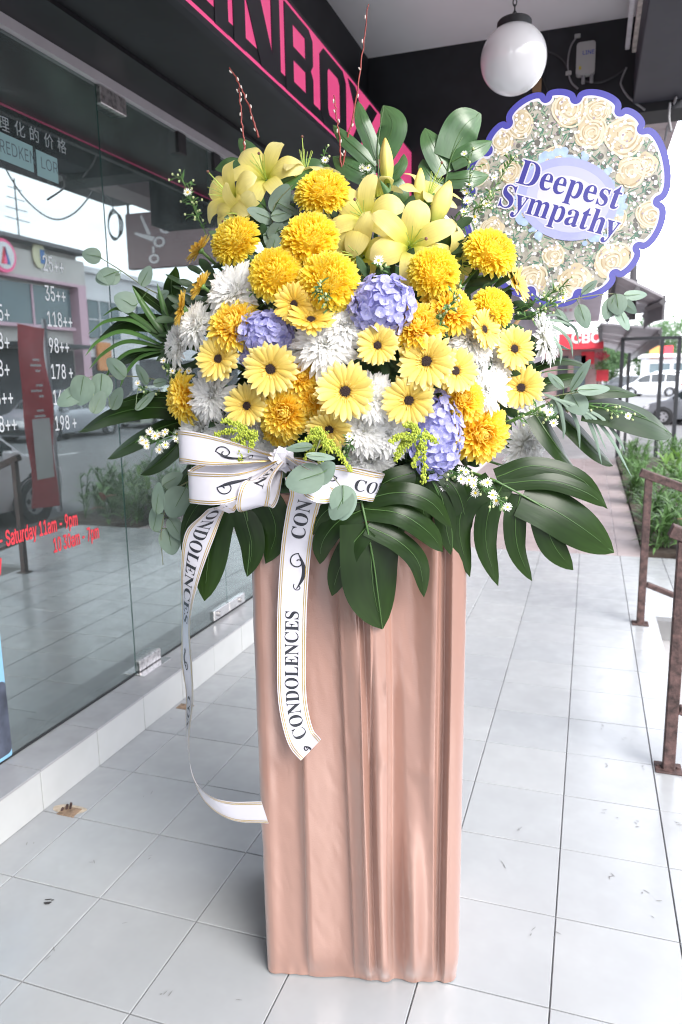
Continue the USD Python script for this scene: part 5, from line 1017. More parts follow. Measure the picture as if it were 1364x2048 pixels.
# ---- amber chrysanthemums
for px, py, w_, lab, fc in ((470, 652, 108, "amber chrysanthemum behind the left gerbera, above the small hydrangea", (-.3, .5, .85)), (367, 797, 92, "amber chrysanthemum at the far left edge of the bouquet", (-.85, .0, .6)), (604, 752, 74, "small amber chrysanthemum topmost of the low centre cluster", (0, .3, 1)), (570, 826, 98, "large amber chrysanthemum above the bow's knot", (-.1, 0, 1)), (628, 796, 76, "amber chrysanthemum tucked left of the biggest gerbera's lower edge", (.1, .1, 1)),
        (832, 655, 104, "amber chrysanthemum right of the upper hydrangea, over two gerberas", (.1, .5, .9)), (903, 622, 92, "amber chrysanthemum below the lemon ball beside the lily petals", (.3, .5, .9)), (960, 866, 112, "biggest amber chrysanthemum, right of the lower hydrangea", (.3, -.1, 1)), (925, 800, 84, "amber chrysanthemum squeezed above the biggest amber one", (.2, .4, .9)), (1012, 712, 60, "small amber chrysanthemum half hidden behind the far right gerberas", (.5, .1, .9)), (880, 596, 70, "small amber chrysanthemum right under a lemon ball", (.2, .2, 1)), (560, 860, 70, "drooping amber chrysanthemum lowest of the centre cluster", (-.1, -.5, .8))):
    mum(px, py, w_, lab, "amber", fc, d=(dome(px, py) + (.02 if w_ > 80 else .0)))
# ---- white chrysanthemums
for px, py, w_, lab, fc in ((473, 586, 112, "big white chrysanthemum under the leftmost lemon ball", (-.4, .4, .9)), (398, 652, 92, "white chrysanthemum with pointed petals left of the amber one", (-.6, .35, .8)), (360, 690, 82, "spiky white chrysanthemum at the left edge above the left gerbera", (-.85, .2, .6)), (652, 688, 124, "biggest white chrysanthemum at the bouquet's centre", (0, .2, 1)), (690, 650, 96, "white chrysanthemum behind the centre white one, beside the hydrangea", (.1, .5, .9)), (428, 790, 98, "white chrysanthemum between the far left amber bloom and a gerbera", (-.4, .1, 1)),
        (400, 856, 86, "white chrysanthemum just above the leftmost bow loop", (-.5, -.1, .9)), (452, 862, 82, "white chrysanthemum right above the bow, below a small gerbera", (-.2, -.1, 1)), (530, 878, 84, "white chrysanthemum behind the bow's knot", (-.1, -.4, .9)), (748, 798, 92, "white chrysanthemum right of the biggest gerbera", (0, .2, 1)), (728, 862, 98, "white chrysanthemum beside the lowest gerbera", (-.05, 0, 1)), (776, 868, 96, "white chrysanthemum left of the lower hydrangea", (.1, 0, 1)), (740, 916, 94, "lowest white chrysanthemum hanging over the middle monstera leaf", (0, -.5, .9)),
        (940, 682, 92, "white chrysanthemum above the half hidden gerbera on the right", (.3, .4, .9)), (983, 722, 82, "white chrysanthemum between the two right-hand gerberas", (.4, .2, .9)), (972, 778, 88, "white chrysanthemum left of the far right gerbera", (.3, .1, 1)), (1084, 678, 96, "white chrysanthemum facing outwards at the far right edge", (.9, .2, .45)), (1048, 886, 96, "white chrysanthemum at lower right over the monstera leaf", (.5, -.2, .8)), (1066, 826, 74, "white chrysanthemum under the far right gerbera", (.7, .1, .7)), (660, 738, 80, "white chrysanthemum hidden above the biggest gerbera", (0, .1, 1)), (600, 700, 76, "white chrysanthemum between small hydrangea and centre white bloom", (-.1, .2, 1)), (500, 858, 70, "small white chrysanthemum below the small lower gerbera", (-.2, -.2, 1)), (1020, 940, 60, "small white chrysanthemum lowest on the right", (.4, -.6, .7))):
    mum(px, py, w_, lab, "white", fc, d=(dome(px, py) - (.0 if w_ > 85 else .02)))
# ---- hydrangeas
hydrangea(765, 612, 122, 112, "large lilac blue hydrangea between lilies and amber blooms", seed=1); hydrangea(532, 668, 108, 82, "small lilac blue hydrangea left of centre behind a gerbera", d=dome(532, 668) + .01, seed=2); hydrangea(872, 872, 98, 166, "long lilac blue hydrangea hanging low beside the goldenrod", d=dome(872, 860) + .035, seed=3); hydrangea(525, 712, 80, 60, "lower part of lilac hydrangea peeping out behind two gerberas", d=dome(525, 712) - .01, seed=4)
# ---- gerberas
for px, py, w_, lab, fc, mt in ((437, 718, 92, "yellow gerbera leftmost of those facing the viewer, over white blooms", (-.25, .1, 1), "gerbera_petal"), (541, 738, 106, "pale yellow gerbera in front of the small hydrangea", (-.1, .0, 1), "gerbera_petal"), (494, 812, 88, "small yellow gerbera between white blooms above the bow", (-.1, -.05, 1), "gerbera_petal"), (659, 858, 92, "lowest yellow gerbera, above the eucalyptus leaves and bow", (-.05, -.1, 1), "gerbera_petal"), (690, 783, 114, "biggest yellow gerbera just left of the centre white cluster", (.0, .05, 1), "gerbera_petal"), (755, 691, 84, "yellow gerbera directly under the large hydrangea", (-.1, -.15, 1), "gerbera_petal"),
        (853, 723, 112, "large pale yellow gerbera under the amber bloom right of centre", (.1, .1, 1), "gerbera_petal"), (910, 742, 92, "yellow gerbera half hidden behind the large one right of centre", (.35, .0, .9), "gerbera_petal"), (818, 801, 102, "yellow gerbera just above the long hydrangea", (.0, .05, 1), "gerbera_petal"), (968, 659, 80, "yellow gerbera tilted upward below the small lemon ball", (.35, .45, .8), "gerbera_petal"), (1028, 698, 86, "yellow gerbera facing right beside the outermost white bloom", (.5, .25, .8), "gerbera_petal"), (1042, 776, 92, "far right yellow gerbera over the lowest white blooms", (.45, .05, .85), "gerbera_petal"),
        (366, 618, 72, "golden gerbera facing left at the bouquet's left edge", (-.75, .15, .6), "gerbera_gold"), (404, 572, 62, "golden gerbera seen from the side above the left edge one", (-.7, .65, .2), "gerbera_gold"), (400, 500, 66, "golden gerbera seen from the side left of the leftmost lemon ball", (-.72, .6, .25), "gerbera_gold"), (588, 608, 78, "golden gerbera tucked under two lemon balls", (-.2, -.05, 1), "gerbera_gold"), (622, 640, 92, "golden gerbera tilted up behind the centre white bloom", (.0, .75, .55), "gerbera_gold"), (1032, 566, 78, "pale gerbera seen edge-on behind the board's lower left", (.80, .45, .35), "gerbera_petal")):
    gerbera(px, py, w_, lab, fc, mtl=mt)
# ---- lilies
lily(450, 388, 130, "leftmost yellow lily, facing left, its lower petals drooping", (-.6, .2, .8), .05, 1.1, .5); lily(524, 338, 132, "upper yellow lily facing forward, second from the left", (-.1, .4, .9), .03, 1.15, .1); lily(610, 335, 122, "yellow lily seen from the side, pointing up against the sign", (.10, .95, .12), -.02, 1.0, .5)
lily(724, 428, 140, "large yellow lily left of the group of three in front", (-.25, .25, 1), .165, 1.0, .35); lily(824, 482, 152, "largest yellow lily, in front at the centre top", (.1, .12, 1), .215, 1.05, 1.45); lily(712, 512, 150, "yellow lily partly hidden beneath the two large ones", (-.35, -.1, 1), .16, .95, .2); lily(862, 380, 122, "yellow lily turned upward beside the tall buds", (.35, .75, .4), .04, .85, .8); lily(916, 528, 130, "yellow lily behind the right lemon ball, petals hanging", (.6, -.35, .7), .10, 1.0, .9); lily(760, 378, 84, "pale lily behind the tallest bud, seen from the back", (.1, .8, -.3), -.02, .8, .2)
lily(476, 432, 104, "lowest of the upper left lilies, hanging over a lemon ball", (-.45, -.3, .8), .075, 1.0, .7); lily(668, 470, 110, "yellow lily squeezed between the highest lemon balls and front lilies", (-.5, .1, .9), .09, 1.0, .9)
for lab, a, b, w_, d in (("tallest upright lily bud in front of the grey monstera leaf", (775, 368), (770, 276), 27, .0), ("upright lily bud left of the tilted one", (838, 412), (841, 336), 23, .06), ("plump tilted lily bud leaning right towards the board", (868, 446), (900, 362), 36, .09), ("small green lily bud under the highest lemon ball", (628, 440), (624, 400), 18, .06)): lily_bud(lab, a, b, w_, d)
# ================================================================== leaves and sprigs
def line3(pts, d=None):
    return np.array([pt(*p[:2], p[2] if len(p) > 2 else d) for p in pts])
def blade(p3, width, normal, ns=16, nw=6, cup=.18, tipk=1.0, basew=.5, peak=.45, wave=0.0, seed=0):
    """a leaf lobe along a smooth line; width in metres at its widest"""
    c = smoothline(p3, ns + 1); t = nrm(np.gradient(c, axis=0)); n = np.broadcast_to(normal, c.shape); sd = nrm(np.cross(t, n)); nn = nrm(np.cross(sd, t)); s = np.linspace(0, 1, ns + 1)
    w = np.where(s < peak, basew + (1 - basew) * np.sin(np.pi / 2 * s / peak), np.cos(np.pi / 2 * ((s - peak) / (1 - peak)) ** (1.6 * tipk)) ** .8); w = np.maximum(w, .015) * width / 2
    u = np.linspace(-1, 1, nw + 1); h = -cup * np.abs(u)[None] ** 1.5 * w[:, None] + wave * width * np.sin(s * 9 + seed)[:, None] * np.abs(u)[None] ** 2
    v = c[:, None] + sd[:, None] * (w[:, None] * u[None])[..., None] + nn[:, None] * h[..., None]
    return v.reshape(-1, 3), grid_faces(ns + 1, nw + 1), np.stack(np.meshgrid((u + 1) / 2, s), -1).reshape(-1, 2)
def monstera(label, midrib, lobes, d, mtl="monstera_leaf", face=(0, .35, 1), wscale=1.0, stem=True):
    m3 = line3(midrib, d); t_ = thing("monstera_leaf", label, "leaf", m3[0]); n = local_dir(face); seed = int(midrib[0][0] + midrib[-1][1]); R_ = np.random.default_rng(seed); b = MB()
    for k, (pts, wpx) in enumerate(lobes):
        p3 = line3(pts, d); wd = wpx * wscale / ppm(*pts[1][:2], d if len(pts[1]) < 3 else pts[1][2]); lift = n * (.0006 * (k % 3))
        v, f, uv = blade(p3 + lift, wd, nrm(n + R_.normal(0, .12, 3)), cup=.16, basew=.92, peak=.40, wave=.02, seed=k); obj("lobe", (v, f), MATS[mtl], t_, smooth=True, uv=uv)
        c = smoothline(p3 + lift, 14)[:-2] + n * .0008; obj("vein", tube(c, np.linspace(.0010, .0003, len(c)), 4), MATS["pale_vein"], t_)
    c = smoothline(m3, 20) + n * .0022; obj("midrib", tube(c, np.linspace(.0026, .0007, 20), 6), MATS["pale_vein"], t_, smooth=True)
    if stem:
        q = SO + SU * ((m3[0] - SO) @ SU) * .5 + [0, 0, PT + .06]; obj("stalk", tube(smoothline([m3[0], m3[0] * .6 + q * .4, q], 10), .0035, 6), MATS["green_stem"], t_, smooth=True)
    return t_
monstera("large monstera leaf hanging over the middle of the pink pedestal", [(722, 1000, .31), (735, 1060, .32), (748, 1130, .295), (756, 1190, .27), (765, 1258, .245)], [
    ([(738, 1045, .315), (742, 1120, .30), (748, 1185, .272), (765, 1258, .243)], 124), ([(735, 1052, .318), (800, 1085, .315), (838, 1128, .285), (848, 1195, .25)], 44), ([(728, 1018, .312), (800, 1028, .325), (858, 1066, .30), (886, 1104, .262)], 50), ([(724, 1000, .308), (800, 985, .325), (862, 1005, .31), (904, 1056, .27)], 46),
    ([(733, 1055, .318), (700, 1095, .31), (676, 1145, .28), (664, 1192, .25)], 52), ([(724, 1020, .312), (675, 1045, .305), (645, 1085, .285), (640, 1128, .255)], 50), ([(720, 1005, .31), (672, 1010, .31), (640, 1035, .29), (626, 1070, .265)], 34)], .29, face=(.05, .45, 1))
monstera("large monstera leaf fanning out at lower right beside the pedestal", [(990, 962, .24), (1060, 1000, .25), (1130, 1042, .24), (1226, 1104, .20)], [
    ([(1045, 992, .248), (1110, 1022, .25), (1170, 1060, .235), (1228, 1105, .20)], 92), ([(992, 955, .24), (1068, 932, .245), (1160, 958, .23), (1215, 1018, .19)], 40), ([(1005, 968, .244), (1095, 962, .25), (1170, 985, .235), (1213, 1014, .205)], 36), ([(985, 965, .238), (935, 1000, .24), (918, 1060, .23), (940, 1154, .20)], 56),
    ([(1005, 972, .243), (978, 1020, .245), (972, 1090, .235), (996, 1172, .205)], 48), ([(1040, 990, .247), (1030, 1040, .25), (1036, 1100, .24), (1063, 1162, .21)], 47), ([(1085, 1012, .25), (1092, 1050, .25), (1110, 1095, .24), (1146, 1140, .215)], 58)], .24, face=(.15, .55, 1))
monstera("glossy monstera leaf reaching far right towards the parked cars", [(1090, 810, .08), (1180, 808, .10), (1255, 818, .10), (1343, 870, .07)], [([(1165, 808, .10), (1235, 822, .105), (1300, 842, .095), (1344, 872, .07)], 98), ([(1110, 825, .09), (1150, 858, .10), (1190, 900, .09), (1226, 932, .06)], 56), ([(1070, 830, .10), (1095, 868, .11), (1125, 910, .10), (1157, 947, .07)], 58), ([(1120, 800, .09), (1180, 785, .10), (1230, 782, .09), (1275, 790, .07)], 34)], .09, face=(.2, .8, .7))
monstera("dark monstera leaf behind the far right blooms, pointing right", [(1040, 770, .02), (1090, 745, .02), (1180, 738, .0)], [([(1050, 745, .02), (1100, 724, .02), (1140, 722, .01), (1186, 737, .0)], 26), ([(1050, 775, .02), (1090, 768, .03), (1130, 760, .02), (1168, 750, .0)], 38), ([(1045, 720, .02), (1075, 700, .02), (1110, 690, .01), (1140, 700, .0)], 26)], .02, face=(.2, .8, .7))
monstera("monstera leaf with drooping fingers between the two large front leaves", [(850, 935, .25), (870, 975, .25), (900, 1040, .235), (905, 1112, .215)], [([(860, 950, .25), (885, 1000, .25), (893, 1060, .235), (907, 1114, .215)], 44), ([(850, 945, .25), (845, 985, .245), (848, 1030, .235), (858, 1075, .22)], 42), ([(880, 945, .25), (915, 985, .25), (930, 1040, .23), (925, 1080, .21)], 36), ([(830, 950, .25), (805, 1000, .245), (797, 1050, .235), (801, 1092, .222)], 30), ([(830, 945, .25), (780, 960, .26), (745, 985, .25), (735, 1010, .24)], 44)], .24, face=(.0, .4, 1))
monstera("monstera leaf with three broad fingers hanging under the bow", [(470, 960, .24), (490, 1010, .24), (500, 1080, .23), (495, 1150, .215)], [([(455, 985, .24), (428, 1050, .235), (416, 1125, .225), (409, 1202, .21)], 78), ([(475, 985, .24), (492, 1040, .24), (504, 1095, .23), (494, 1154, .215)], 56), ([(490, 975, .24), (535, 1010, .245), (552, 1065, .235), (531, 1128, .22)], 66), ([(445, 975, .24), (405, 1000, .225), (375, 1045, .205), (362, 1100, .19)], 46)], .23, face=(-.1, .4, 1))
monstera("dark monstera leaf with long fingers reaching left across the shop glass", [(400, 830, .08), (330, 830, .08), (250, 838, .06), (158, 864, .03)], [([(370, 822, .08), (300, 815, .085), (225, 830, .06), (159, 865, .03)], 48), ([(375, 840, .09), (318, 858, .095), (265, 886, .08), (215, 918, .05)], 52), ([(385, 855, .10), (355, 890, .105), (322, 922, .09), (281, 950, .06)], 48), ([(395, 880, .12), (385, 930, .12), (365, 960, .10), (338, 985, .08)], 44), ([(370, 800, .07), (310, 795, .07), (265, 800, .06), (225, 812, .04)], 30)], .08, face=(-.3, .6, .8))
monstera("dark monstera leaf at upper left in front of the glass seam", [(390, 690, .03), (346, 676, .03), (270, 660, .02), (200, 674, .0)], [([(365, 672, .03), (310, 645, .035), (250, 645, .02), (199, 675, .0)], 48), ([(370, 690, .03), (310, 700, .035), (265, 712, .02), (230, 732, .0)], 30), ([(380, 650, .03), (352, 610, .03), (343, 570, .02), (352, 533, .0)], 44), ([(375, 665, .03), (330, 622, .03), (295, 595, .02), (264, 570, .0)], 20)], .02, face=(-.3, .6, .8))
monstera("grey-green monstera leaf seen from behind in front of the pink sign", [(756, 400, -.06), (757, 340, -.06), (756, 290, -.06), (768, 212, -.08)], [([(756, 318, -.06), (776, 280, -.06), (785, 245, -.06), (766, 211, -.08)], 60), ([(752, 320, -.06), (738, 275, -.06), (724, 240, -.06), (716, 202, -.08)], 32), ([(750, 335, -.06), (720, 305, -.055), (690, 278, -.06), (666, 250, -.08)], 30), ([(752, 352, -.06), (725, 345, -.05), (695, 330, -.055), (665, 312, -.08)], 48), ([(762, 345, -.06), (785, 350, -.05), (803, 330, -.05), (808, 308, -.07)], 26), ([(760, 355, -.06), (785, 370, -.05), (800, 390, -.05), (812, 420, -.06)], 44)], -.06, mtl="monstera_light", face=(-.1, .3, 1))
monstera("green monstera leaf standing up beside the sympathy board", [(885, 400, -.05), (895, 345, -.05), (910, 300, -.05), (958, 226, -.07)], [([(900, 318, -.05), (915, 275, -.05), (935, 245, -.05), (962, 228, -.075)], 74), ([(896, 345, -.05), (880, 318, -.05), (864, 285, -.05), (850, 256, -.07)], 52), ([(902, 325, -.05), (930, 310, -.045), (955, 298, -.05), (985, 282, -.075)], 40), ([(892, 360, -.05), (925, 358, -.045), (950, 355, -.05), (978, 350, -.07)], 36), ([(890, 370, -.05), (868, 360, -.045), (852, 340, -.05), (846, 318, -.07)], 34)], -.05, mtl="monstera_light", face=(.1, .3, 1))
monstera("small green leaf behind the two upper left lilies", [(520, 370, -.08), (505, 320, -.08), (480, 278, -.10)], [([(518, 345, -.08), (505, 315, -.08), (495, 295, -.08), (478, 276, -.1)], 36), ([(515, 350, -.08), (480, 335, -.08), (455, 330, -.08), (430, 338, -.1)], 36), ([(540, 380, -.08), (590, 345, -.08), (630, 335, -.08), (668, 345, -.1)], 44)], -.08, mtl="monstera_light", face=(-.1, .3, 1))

def eucalyptus(label, stem, leaves, d):
    t_ = thing("eucalyptus_sprig", label, "sprig", pt(*stem[0][:2], d)); s3 = smoothline(line3(stem, d), 24); obj("stem", tube(s3, np.linspace(.0016, .0008, 24), 5), MATS["olive_stem"], t_, smooth=True); R_ = np.random.default_rng(int(stem[0][0] + stem[-1][1]))
    for (px, py, rx, ry, ang) in leaves:
        dd = d + R_.uniform(-.008, .03); c = pt(px, py, dd); k = ppm(px, py, dd); n = local_dir((R_.normal(0, .28), R_.normal(.15, .28), 1)); a = math.radians(ang); x = nrm(SU * math.cos(a) + np.array([0, 0, 1]) * math.sin(a)); x = nrm(x - n * (x @ n)); y = np.cross(n, x)
        th = np.linspace(0, 2 * np.pi, 25)[:-1]; rr = np.linspace(0, 1, 6); v, uv = [], []
        for r in rr:
            q = np.c_[rx / k * r * np.cos(th) * (1 + .10 * (np.cos(th) > 0) * np.abs(np.cos(th)) ** 6), ry / k * r * np.sin(th) * (1 - .13 * np.cos(th))]; z = -.10 * ry / k * (q[:, 1] / (ry / k)) ** 2 + .06 * rx / k * np.sin(2 * q[:, 0] * k / rx)
            v.append(c + q[:, :1] * x + q[:, 1:] * y + z[:, None] * n); uv.append(np.c_[.5 + .5 * r * np.sin(th), .5 + .5 * r * np.cos(th)])
        f = []
        for i in range(5):
            for j in range(24): f.append([i * 24 + j, i * 24 + (j + 1) % 24, (i + 1) * 24 + (j + 1) % 24, (i + 1) * 24 + j])
        lf = obj("leaf", (np.vstack(v), np.array(f)), MATS["grey_leaf"], t_, smooth=True, uv=np.vstack(uv))
        g = s3[np.argmin(np.linalg.norm(s3 - (c - x * rx / k), axis=1))]; e = c + x * rx / k * .75; obj("leaf_stalk", tube(smoothline([g, c - x * rx / k * .9 + n * .001, c + n * .0012, e + n * .0006], 12), np.linspace(.0009, .0004, 12), 4), MATS["pale_vein"], t_)
eucalyptus("eucalyptus sprig highest on the left, five round leaves over the glass", [(352, 600), (300, 580), (240, 540), (200, 515)], [(184, 511, 18, 16, 170), (218, 552, 22, 20, 200), (211, 553, 20, 19, 200), (252, 603, 22, 22, 160), (291, 553, 21, 13, 60), (325, 590, 14, 9, 30)], .03)
eucalyptus("eucalyptus sprig with big round leaves reaching farthest left", [(350, 770), (290, 755), (225, 752), (166, 755)], [(163, 780, 30, 26, 250), (202, 774, 27, 23, 260), (142, 792, 30, 20, 215), (233, 737, 28, 17, 140), (284, 750, 24, 12, 130), (196, 805, 24, 15, 60), (232, 798, 26, 15, 50), (290, 802, 26, 10, 50), (320, 765, 14, 9, 10)], .07)
eucalyptus("eucalyptus sprig drooping left of the bow, five leaves", [(382, 960), (345, 985), (328, 1030), (322, 1075), (326, 1130)], [(356, 1004, 34, 30, 240), (316, 998, 32, 16, 80), (312, 1037, 28, 18, 75), (340, 1082, 26, 22, 280), (352, 1058, 26, 16, 300), (344, 960, 22, 15, 30)], .17)
eucalyptus("pale eucalyptus sprig between the upper lilies and lemon balls", [(545, 500), (545, 450), (550, 410), (585, 370)], [(560, 398, 30, 22, 60), (522, 430, 28, 16, 175), (565, 428, 24, 16, 10), (575, 453, 20, 17, 30), (553, 464, 20, 18, 60), (548, 490, 20, 16, 80), (578, 418, 26, 8, -30), (535, 470, 9, 22, 5), (500, 520, 16, 10, 20)], .11)
eucalyptus("eucalyptus sprig laid over the bow with three large leaves in front", [(640, 880), (632, 915), (660, 945), (690, 985)], [(611, 957, 38, 33, 200), (646, 946, 28, 22, 40), (686, 1004, 34, 28, 270), (681, 1008, 33, 27, 255), (600, 895, 28, 10, 175), (640, 913, 28, 9, -5)], .385)
eucalyptus("bright eucalyptus sprig hanging below the sympathy board at right", [(1080, 620), (1150, 598), (1215, 588), (1262, 592)], [(1166, 632, 25, 15, 290), (1125, 636, 22, 8, 310), (1219, 616, 22, 15, 250), (1235, 608, 22, 19, 280), (1246, 638, 24, 17, 275), (1270, 590, 26, 11, 10), (1256, 612, 20, 11, 320), (1178, 575, 18, 8, 40)], .02)
eucalyptus("grey eucalyptus sprig over the far right monstera leaf", [(1085, 800), (1120, 790), (1155, 785), (1190, 778)], [(1153, 806, 28, 24, 290), (1186, 779, 32, 12, 5), (1160, 752, 36, 10, 60), (1112, 762, 22, 9, 140), (1108, 815, 20, 13, 250)], .12)
eucalyptus("small eucalyptus sprig behind the far left golden gerberas", [(420, 620), (395, 600), (352, 560)], [(390, 602, 18, 13, 200), (356, 650, 18, 12, 220), (412, 600, 16, 12, 60)], .02)

def narrow_leaves(name, label, items, d, mtl="palm_leaf", face=(0, .7, .7)):
    t_ = thing(name, label, "leaf spray", pt(*items[0][0][0][:2], d)); n = local_dir(face)
    for k, (pts, wpx) in enumerate(items):
        v, f, uv = blade(line3(pts, d), wpx / ppm(*pts[0][:2], d), n, ns=14, nw=4, cup=.5, basew=.35, peak=.35, tipk=.8); obj("leaflet", (v, f), MATS[mtl], t_, smooth=True, uv=uv)
narrow_leaves("palm_spray", "palm spray of narrow dark leaflets fanning left over the glass", [([(345, 690), (300, 628), (264, 572)], 15), ([(345, 688), (330, 628), (314, 566)], 13), ([(335, 690), (270, 640), (212, 640), (176, 668)], 13), ([(330, 692), (250, 660), (195, 680), (170, 712)], 13), ([(330, 695), (255, 680), (205, 705), (178, 738)], 13), ([(330, 698), (262, 700), (225, 728), (208, 762)], 12), ([(335, 685), (285, 640), (235, 615), (205, 632)], 12), ([(330, 700), (280, 712), (250, 745), (240, 775)], 11)], .045)
narrow_leaves("palm_spray", "pale arching grass leaves hanging at right over the path", [([(1090, 790), (1130, 805), (1155, 845), (1160, 900)], 10), ([(1120, 800), (1165, 820), (1190, 870), (1204, 930)], 10), ([(1140, 808), (1185, 830), (1225, 880), (1264, 955)], 10), ([(1150, 808), (1205, 835), (1240, 880), (1250, 905)], 9), ([(1100, 795), (1150, 808), (1185, 840), (1215, 905)], 8), ([(1080, 785), (1115, 800), (1128, 850), (1126, 880)], 9)], .13, mtl="grey_leaf")
narrow_leaves("palm_spray", "small pale leaf spray beside the outermost white bloom", [([(1085, 640), (1120, 640), (1150, 655), (1158, 690)], 9), ([(1080, 645), (1115, 655), (1140, 680), (1146, 715)], 9), ([(1080, 650), (1105, 670), (1122, 700), (1120, 730)], 8), ([(1085, 632), (1115, 628), (1135, 640), (1150, 640)], 8)], .03, mtl="grey_leaf")
narrow_leaves("lily_leaf", "two pointed green lily leaves among the upper left lilies", [([(560, 390), (580, 372), (610, 345), (640, 335)], 15), ([(525, 395), (520, 410), (518, 425), (522, 440)], 22), ([(545, 400), (560, 380), (585, 365), (600, 352)], 20)], .03, mtl="green_leaf", face=(0, .3, 1))
narrow_leaves("lily_leaf", "green lily leaves between the buds and the right lemon ball", [([(835, 430), (845, 415), (855, 400), (870, 385)], 20), ([(930, 590), (950, 565), (985, 555), (1010, 540)], 26), ([(945, 600), (960, 600), (985, 590), (1015, 585)], 22), ([(790, 440), (780, 410), (775, 385), (760, 360)], 18)], .05, mtl="green_leaf", face=(0, .3, 1))

def aster(label, stem, d, nf=5, nb=12, spread=22, seed=0, openf=(), leafy=1.0):
    R_ = np.random.default_rng(seed + int(stem[0][0] * 3 + stem[-1][1])); t_ = thing("aster_sprig", label, "sprig", pt(*stem[0][:2], d)); c2 = smoothline(np.array([p[:2] for p in stem], float), 30); d2 = np.linspace(d - .05, d, 30); s3 = np.array([pt(*p, q) for p, q in zip(c2, d2)])
    sm, lv, bd_ = MB(), MB(), MB(); lu = []; sm.add(*tube(s3, np.linspace(.0013, .0006, 30), 5)); k = ppm(*stem[0][:2], d); heads = []
    tg = nrm(s3[-1] - s3[0])
    for i in range(nb):
        j = int(R_.uniform(6, 29)); dirn = nrm(tg * R_.uniform(.3, 1.1) + R_.normal(0, .6, 3)); L = R_.uniform(.5, 1.2) * spread / k; e = s3[j] + dirn * L; m_ = s3[j] + dirn * L * .5 + [0, 0, .002]; sm.add(*tube(smoothline([s3[j], m_, e], 6), .0006, 4)); heads.append((e, dirn))
    for i in range(int(46 * leafy)):
        if R_.uniform() < .55: j = int(R_.uniform(2, 29)); p = s3[j]; dirn = nrm(tg * .6 + R_.normal(0, .7, 3))
        else: e, dn = heads[R_.integers(len(heads))]; p = e - dn * R_.uniform(.2, 1) * spread / k * .7; dirn = nrm(dn + R_.normal(0, .6, 3))
        L = R_.uniform(.010, .022); v, f, uv = blade(np.array([p, p + dirn * L * .5 + [0, 0, .001], p + dirn * L - [0, 0, .001]]), .0032, nrm(R_.normal(size=3) + SN), ns=4, nw=2, basew=.3); lv.add(v, f, uv)
    obj("stems", sm.get(), MATS["green_stem"], t_, kind="stuff"); obj("leaves", lv.get(), MATS["green_leaf"], t_, smooth=True, uv=lv.uv(), kind="stuff")
    for e, dn in heads[nf:]:
        q = trimesh.creation.icosphere(1, .0026); bd_.add(q.vertices * [1, 1, 1.2] + e, q.faces)
    if bd_.n: obj("buds", bd_.get(), MATS["stem_bud"] if "stem_bud" in MATS else mat("stem_bud", (.42, .48, .24), .6), t_, smooth=True, kind="stuff")
    fl_ = [(e, nrm(dn * .4 + SN * .9 + [0, 0, .3])) for e, dn in heads[:nf]] + [(pt(px, py, d + .012), local_dir((.1, .2, 1))) for px, py in openf]
    for e, n in fl_:
        R = R_.uniform(.0075, .0115); M = frame_from(n, (0, 0, 1), R_.uniform(0, 6)); nn = 14; v, f, uv = petals(R_.uniform(.75, 1.0, nn), .20, .35, R_.uniform(-.1, .3), (np.arange(nn) + R_.normal(0, .15, nn)) * 2 * np.pi / nn, .14, 0, cup=.1, ns=3, nw=2); (mv, mf), muv = join(v, f, uv); p_ = group_part(t_, "flower"); obj("petals", (e + R * mv @ M.T, mf), MATS["aster_petal"], p_, uv=muv, smooth=True, kind="stuff")
        q = trimesh.creation.icosphere(1, .27); obj("eye", (e + R * (q.vertices * [1, 1, .5] + [0, 0, .08]) @ M.T, q.faces), MATS["yellow_eye"], p_, smooth=True)
for args in (("aster sprig with tight buds at upper left against the reflected sky", [(415, 475), (385, 410), (362, 352)], .03, 1, 26, 26), ("aster sprig with open white flowers left of the board's edge", [(900, 455), (935, 390), (940, 308)], .0, 5, 16, 24), ("tall leafy aster sprig rising across the board's left side", [(915, 470), (975, 395), (1032, 310)], .02, 2, 20, 26), ("aster sprig of small white flowers between tilted bud and board", [(895, 465), (930, 430), (985, 400)], .04, 6, 18, 28), ("small aster sprig with one white flower before the grey monstera leaf", [(742, 385), (734, 350), (736, 325)], .0, 2, 9, 18), ("small aster sprig above the highest lemon ball", [(650, 370), (652, 340), (648, 305)], -.04, 2, 10, 18)):
    aster(*args)
aster("aster sprig with many open white flowers left of the bow's top loop", [(385, 868), (345, 876), (300, 884)], .17, 8, 14, 24, openf=((292, 886), (330, 864), (331, 890), (352, 878), (310, 872)))
aster("aster sprig with greenish buds beside the left gerbera", [(395, 760), (365, 755), (335, 735)], .14, 3, 14, 22, openf=((378, 742), (345, 742)))
aster("leafy green sprig without flowers over the biggest lemon ball", [(665, 628), (650, 600), (640, 565)], .36, 0, 12, 18, leafy=1.0)
aster("leafy green sprig right of the big upper left white bloom", [(560, 640), (540, 610), (515, 588)], .27, 0, 12, 20)
aster("leafy sprig with buds between two amber blooms right of the hydrangea", [(868, 668), (890, 630), (915, 585)], .33, 0, 16, 20)
aster("aster sprig with single white flower on the largest lily", [(770, 560), (762, 540), (757, 522)], .29, 0, 5, 14, openf=((757, 521),), leafy=.5)
aster("aster sprig with single white flower above the lowest gerbera's leaf", [(690, 920), (700, 895), (700, 875)], .33, 0, 7, 16, openf=((699, 873),), leafy=.7)
aster("leafy aster sprig stretching right under the sympathy board", [(1030, 620), (1080, 600), (1128, 572)], .08, 2, 18, 26); aster("leafy aster sprig below it beside the edge-on pale gerbera", [(1035, 640), (1080, 625), (1110, 600)], .1, 0, 16, 24)
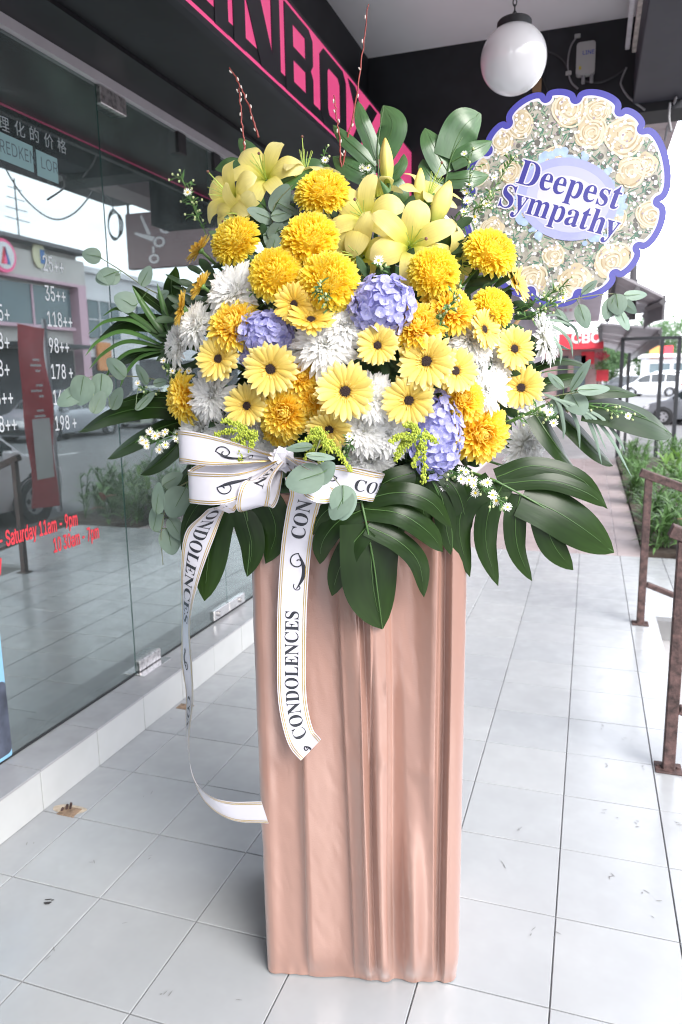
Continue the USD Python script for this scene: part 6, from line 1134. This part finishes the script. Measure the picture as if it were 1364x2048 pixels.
aster("leafy aster sprig over the white bloom at far right", [(1005, 845), (1060, 830), (1110, 838)], .2, 1, 20, 24, openf=((1107, 846),)); aster("aster sprig with white flowers falling over the right large monstera leaf", [(900, 940), (950, 965), (1012, 1008)], .29, 5, 20, 26, openf=((932, 944), (922, 958), (938, 960), (985, 990), (1015, 1014), (975, 965)))
aster("thin aster sprig with one white flower over the far right monstera", [(1120, 815), (1180, 812), (1252, 828)], .14, 0, 16, 22, openf=((1256, 832),), leafy=.5); aster("leafy aster sprig under the biggest amber bloom", [(860, 950), (895, 955), (930, 940)], .27, 2, 14, 22)
aster("leafy aster sprig at the left edge beneath the far left amber bloom", [(380, 800), (330, 790), (285, 780)], .08, 2, 14, 22)

def goldenrod(label, base, tips, d):
    R_ = np.random.default_rng(int(base[0])); t_ = thing("goldenrod_sprig", label, "sprig", pt(*base, d)); sm, bl = MB(), MB()
    for tp_ in tips:
        mid = ((base[0] + tp_[0]) / 2 + R_.normal(0, 5), (base[1] + tp_[1]) / 2 - 6); c = smoothline(line3([base, mid, tp_], d + R_.uniform(0, .02)), 16); sm.add(*tube(c, .0009, 4))
        for j in range(3, 16):
            for k in range(3):
                dn = nrm(R_.normal(size=3) + (c[-1] - c[0]) * 4); L = R_.uniform(.004, .012) * (1.25 - j / 16); e = c[j] + dn * L; sm.add(*tube([c[j], e], .0005, 3))
                for q_ in range(5):
                    s = trimesh.creation.icosphere(0, R_.uniform(.0011, .0021)); bl.add(s.vertices * [1, 1, 1.4] + e + R_.normal(0, .0022, 3) - dn * L * R_.uniform(0, .8), s.faces)
    obj("stems", sm.get(), MATS["green_stem"], t_, kind="stuff"); obj("blooms", bl.get(), MATS["goldenrod_bloom"], t_, kind="stuff")
goldenrod("yellow-green goldenrod sprig trailing over the bow's left loops", (510, 868), ((432, 868), (446, 842), (470, 880), (480, 918), (500, 900)), .315)
goldenrod("yellow-green goldenrod sprig beneath the lowest gerbera", (648, 872), ((602, 886), (610, 915), (640, 930), (660, 900), (625, 862), (700, 940)), .36)
goldenrod("yellow-green goldenrod sprig hanging beside the long hydrangea", (842, 872), ((782, 882), (790, 918), (812, 850), (870, 882), (826, 930), (848, 962), (800, 895)), .375)

def twig(label, stems):
    t_ = thing("willow_twig", label, "twig", pt(*stems[0][0], -.06))
    for pts in stems:
        c = smoothline(line3(pts, -.06), 30); R_ = np.random.default_rng(int(pts[0][0])); c = c + R_.normal(0, .0009, c.shape); obj("stem", tube(c, np.linspace(.0024, .0012, 30), 6), MATS["red_stem"], t_, smooth=True)
        for j in range(3, 30, 4):
            q = trimesh.creation.icosphere(2, 1.0); M = frame_from(nrm(c[min(j + 1, 29)] - c[j - 1]) + R_.normal(0, .25, 3)); obj("bud", (c[j] + SU * R_.choice([-1, 1]) * .003 + (q.vertices * [.0019, .0019, .0045]) @ M.T, q.faces), MATS["silver_bud" if j % 6 else "red_bud"], t_, smooth=True)
twig("tall red willow twig forking before the pink sign", [[(683, 380), (692, 300), (712, 200), (726, 100), (737, 8)], [(685, 360), (680, 290), (674, 240), (668, 192)], [(684, 372), (692, 356), (698, 346)]])
twig("thin forked red willow twig above the upper left lilies", [[(492, 330), (486, 270), (480, 200), (477, 176)], [(518, 275), (500, 220), (480, 172), (460, 136)]])

# dark leaves filling the gaps between the blooms
ff = thing("filler_foliage", "dense dark green filler leaves in the gaps behind all the blooms", "foliage", sp(0, PT, 0), kind="stuff")
R_ = np.random.default_rng(5); b = MB()
for i in range(900):
    a, rr = R_.uniform(0, 2 * np.pi), math.sqrt(R_.uniform(0, 1)); px, py = EL[0] + EL[2] * .93 * rr * math.cos(a), EL[1] + EL[3] * .92 * rr * math.sin(a)
    if py < 430 and abs(px - 640) > 160: continue
    dd = dome(px, py) - R_.uniform(.04, .11)
    if py < 545: dd = min(dd, .02 + .10 * (py - 300) / 245)
    p = pt(px, py, dd); dn = local_dir((math.cos(a) + R_.normal(0, .5), -math.sin(a) + R_.normal(0, .5), .5)); L = R_.uniform(.03, .06)
    v, f, uv = blade(np.array([p, p + dn * L * .5, p + dn * L - [0, 0, .006]]), L * .36, local_dir(R_.normal(0, .5, 3) + [0, .3, 1]), ns=6, nw=2, cup=.3); b.add(v, f, uv)
obj("leaves", b.get(), MATS["filler_leaf"], ff, smooth=True, uv=b.uv(), kind="stuff")
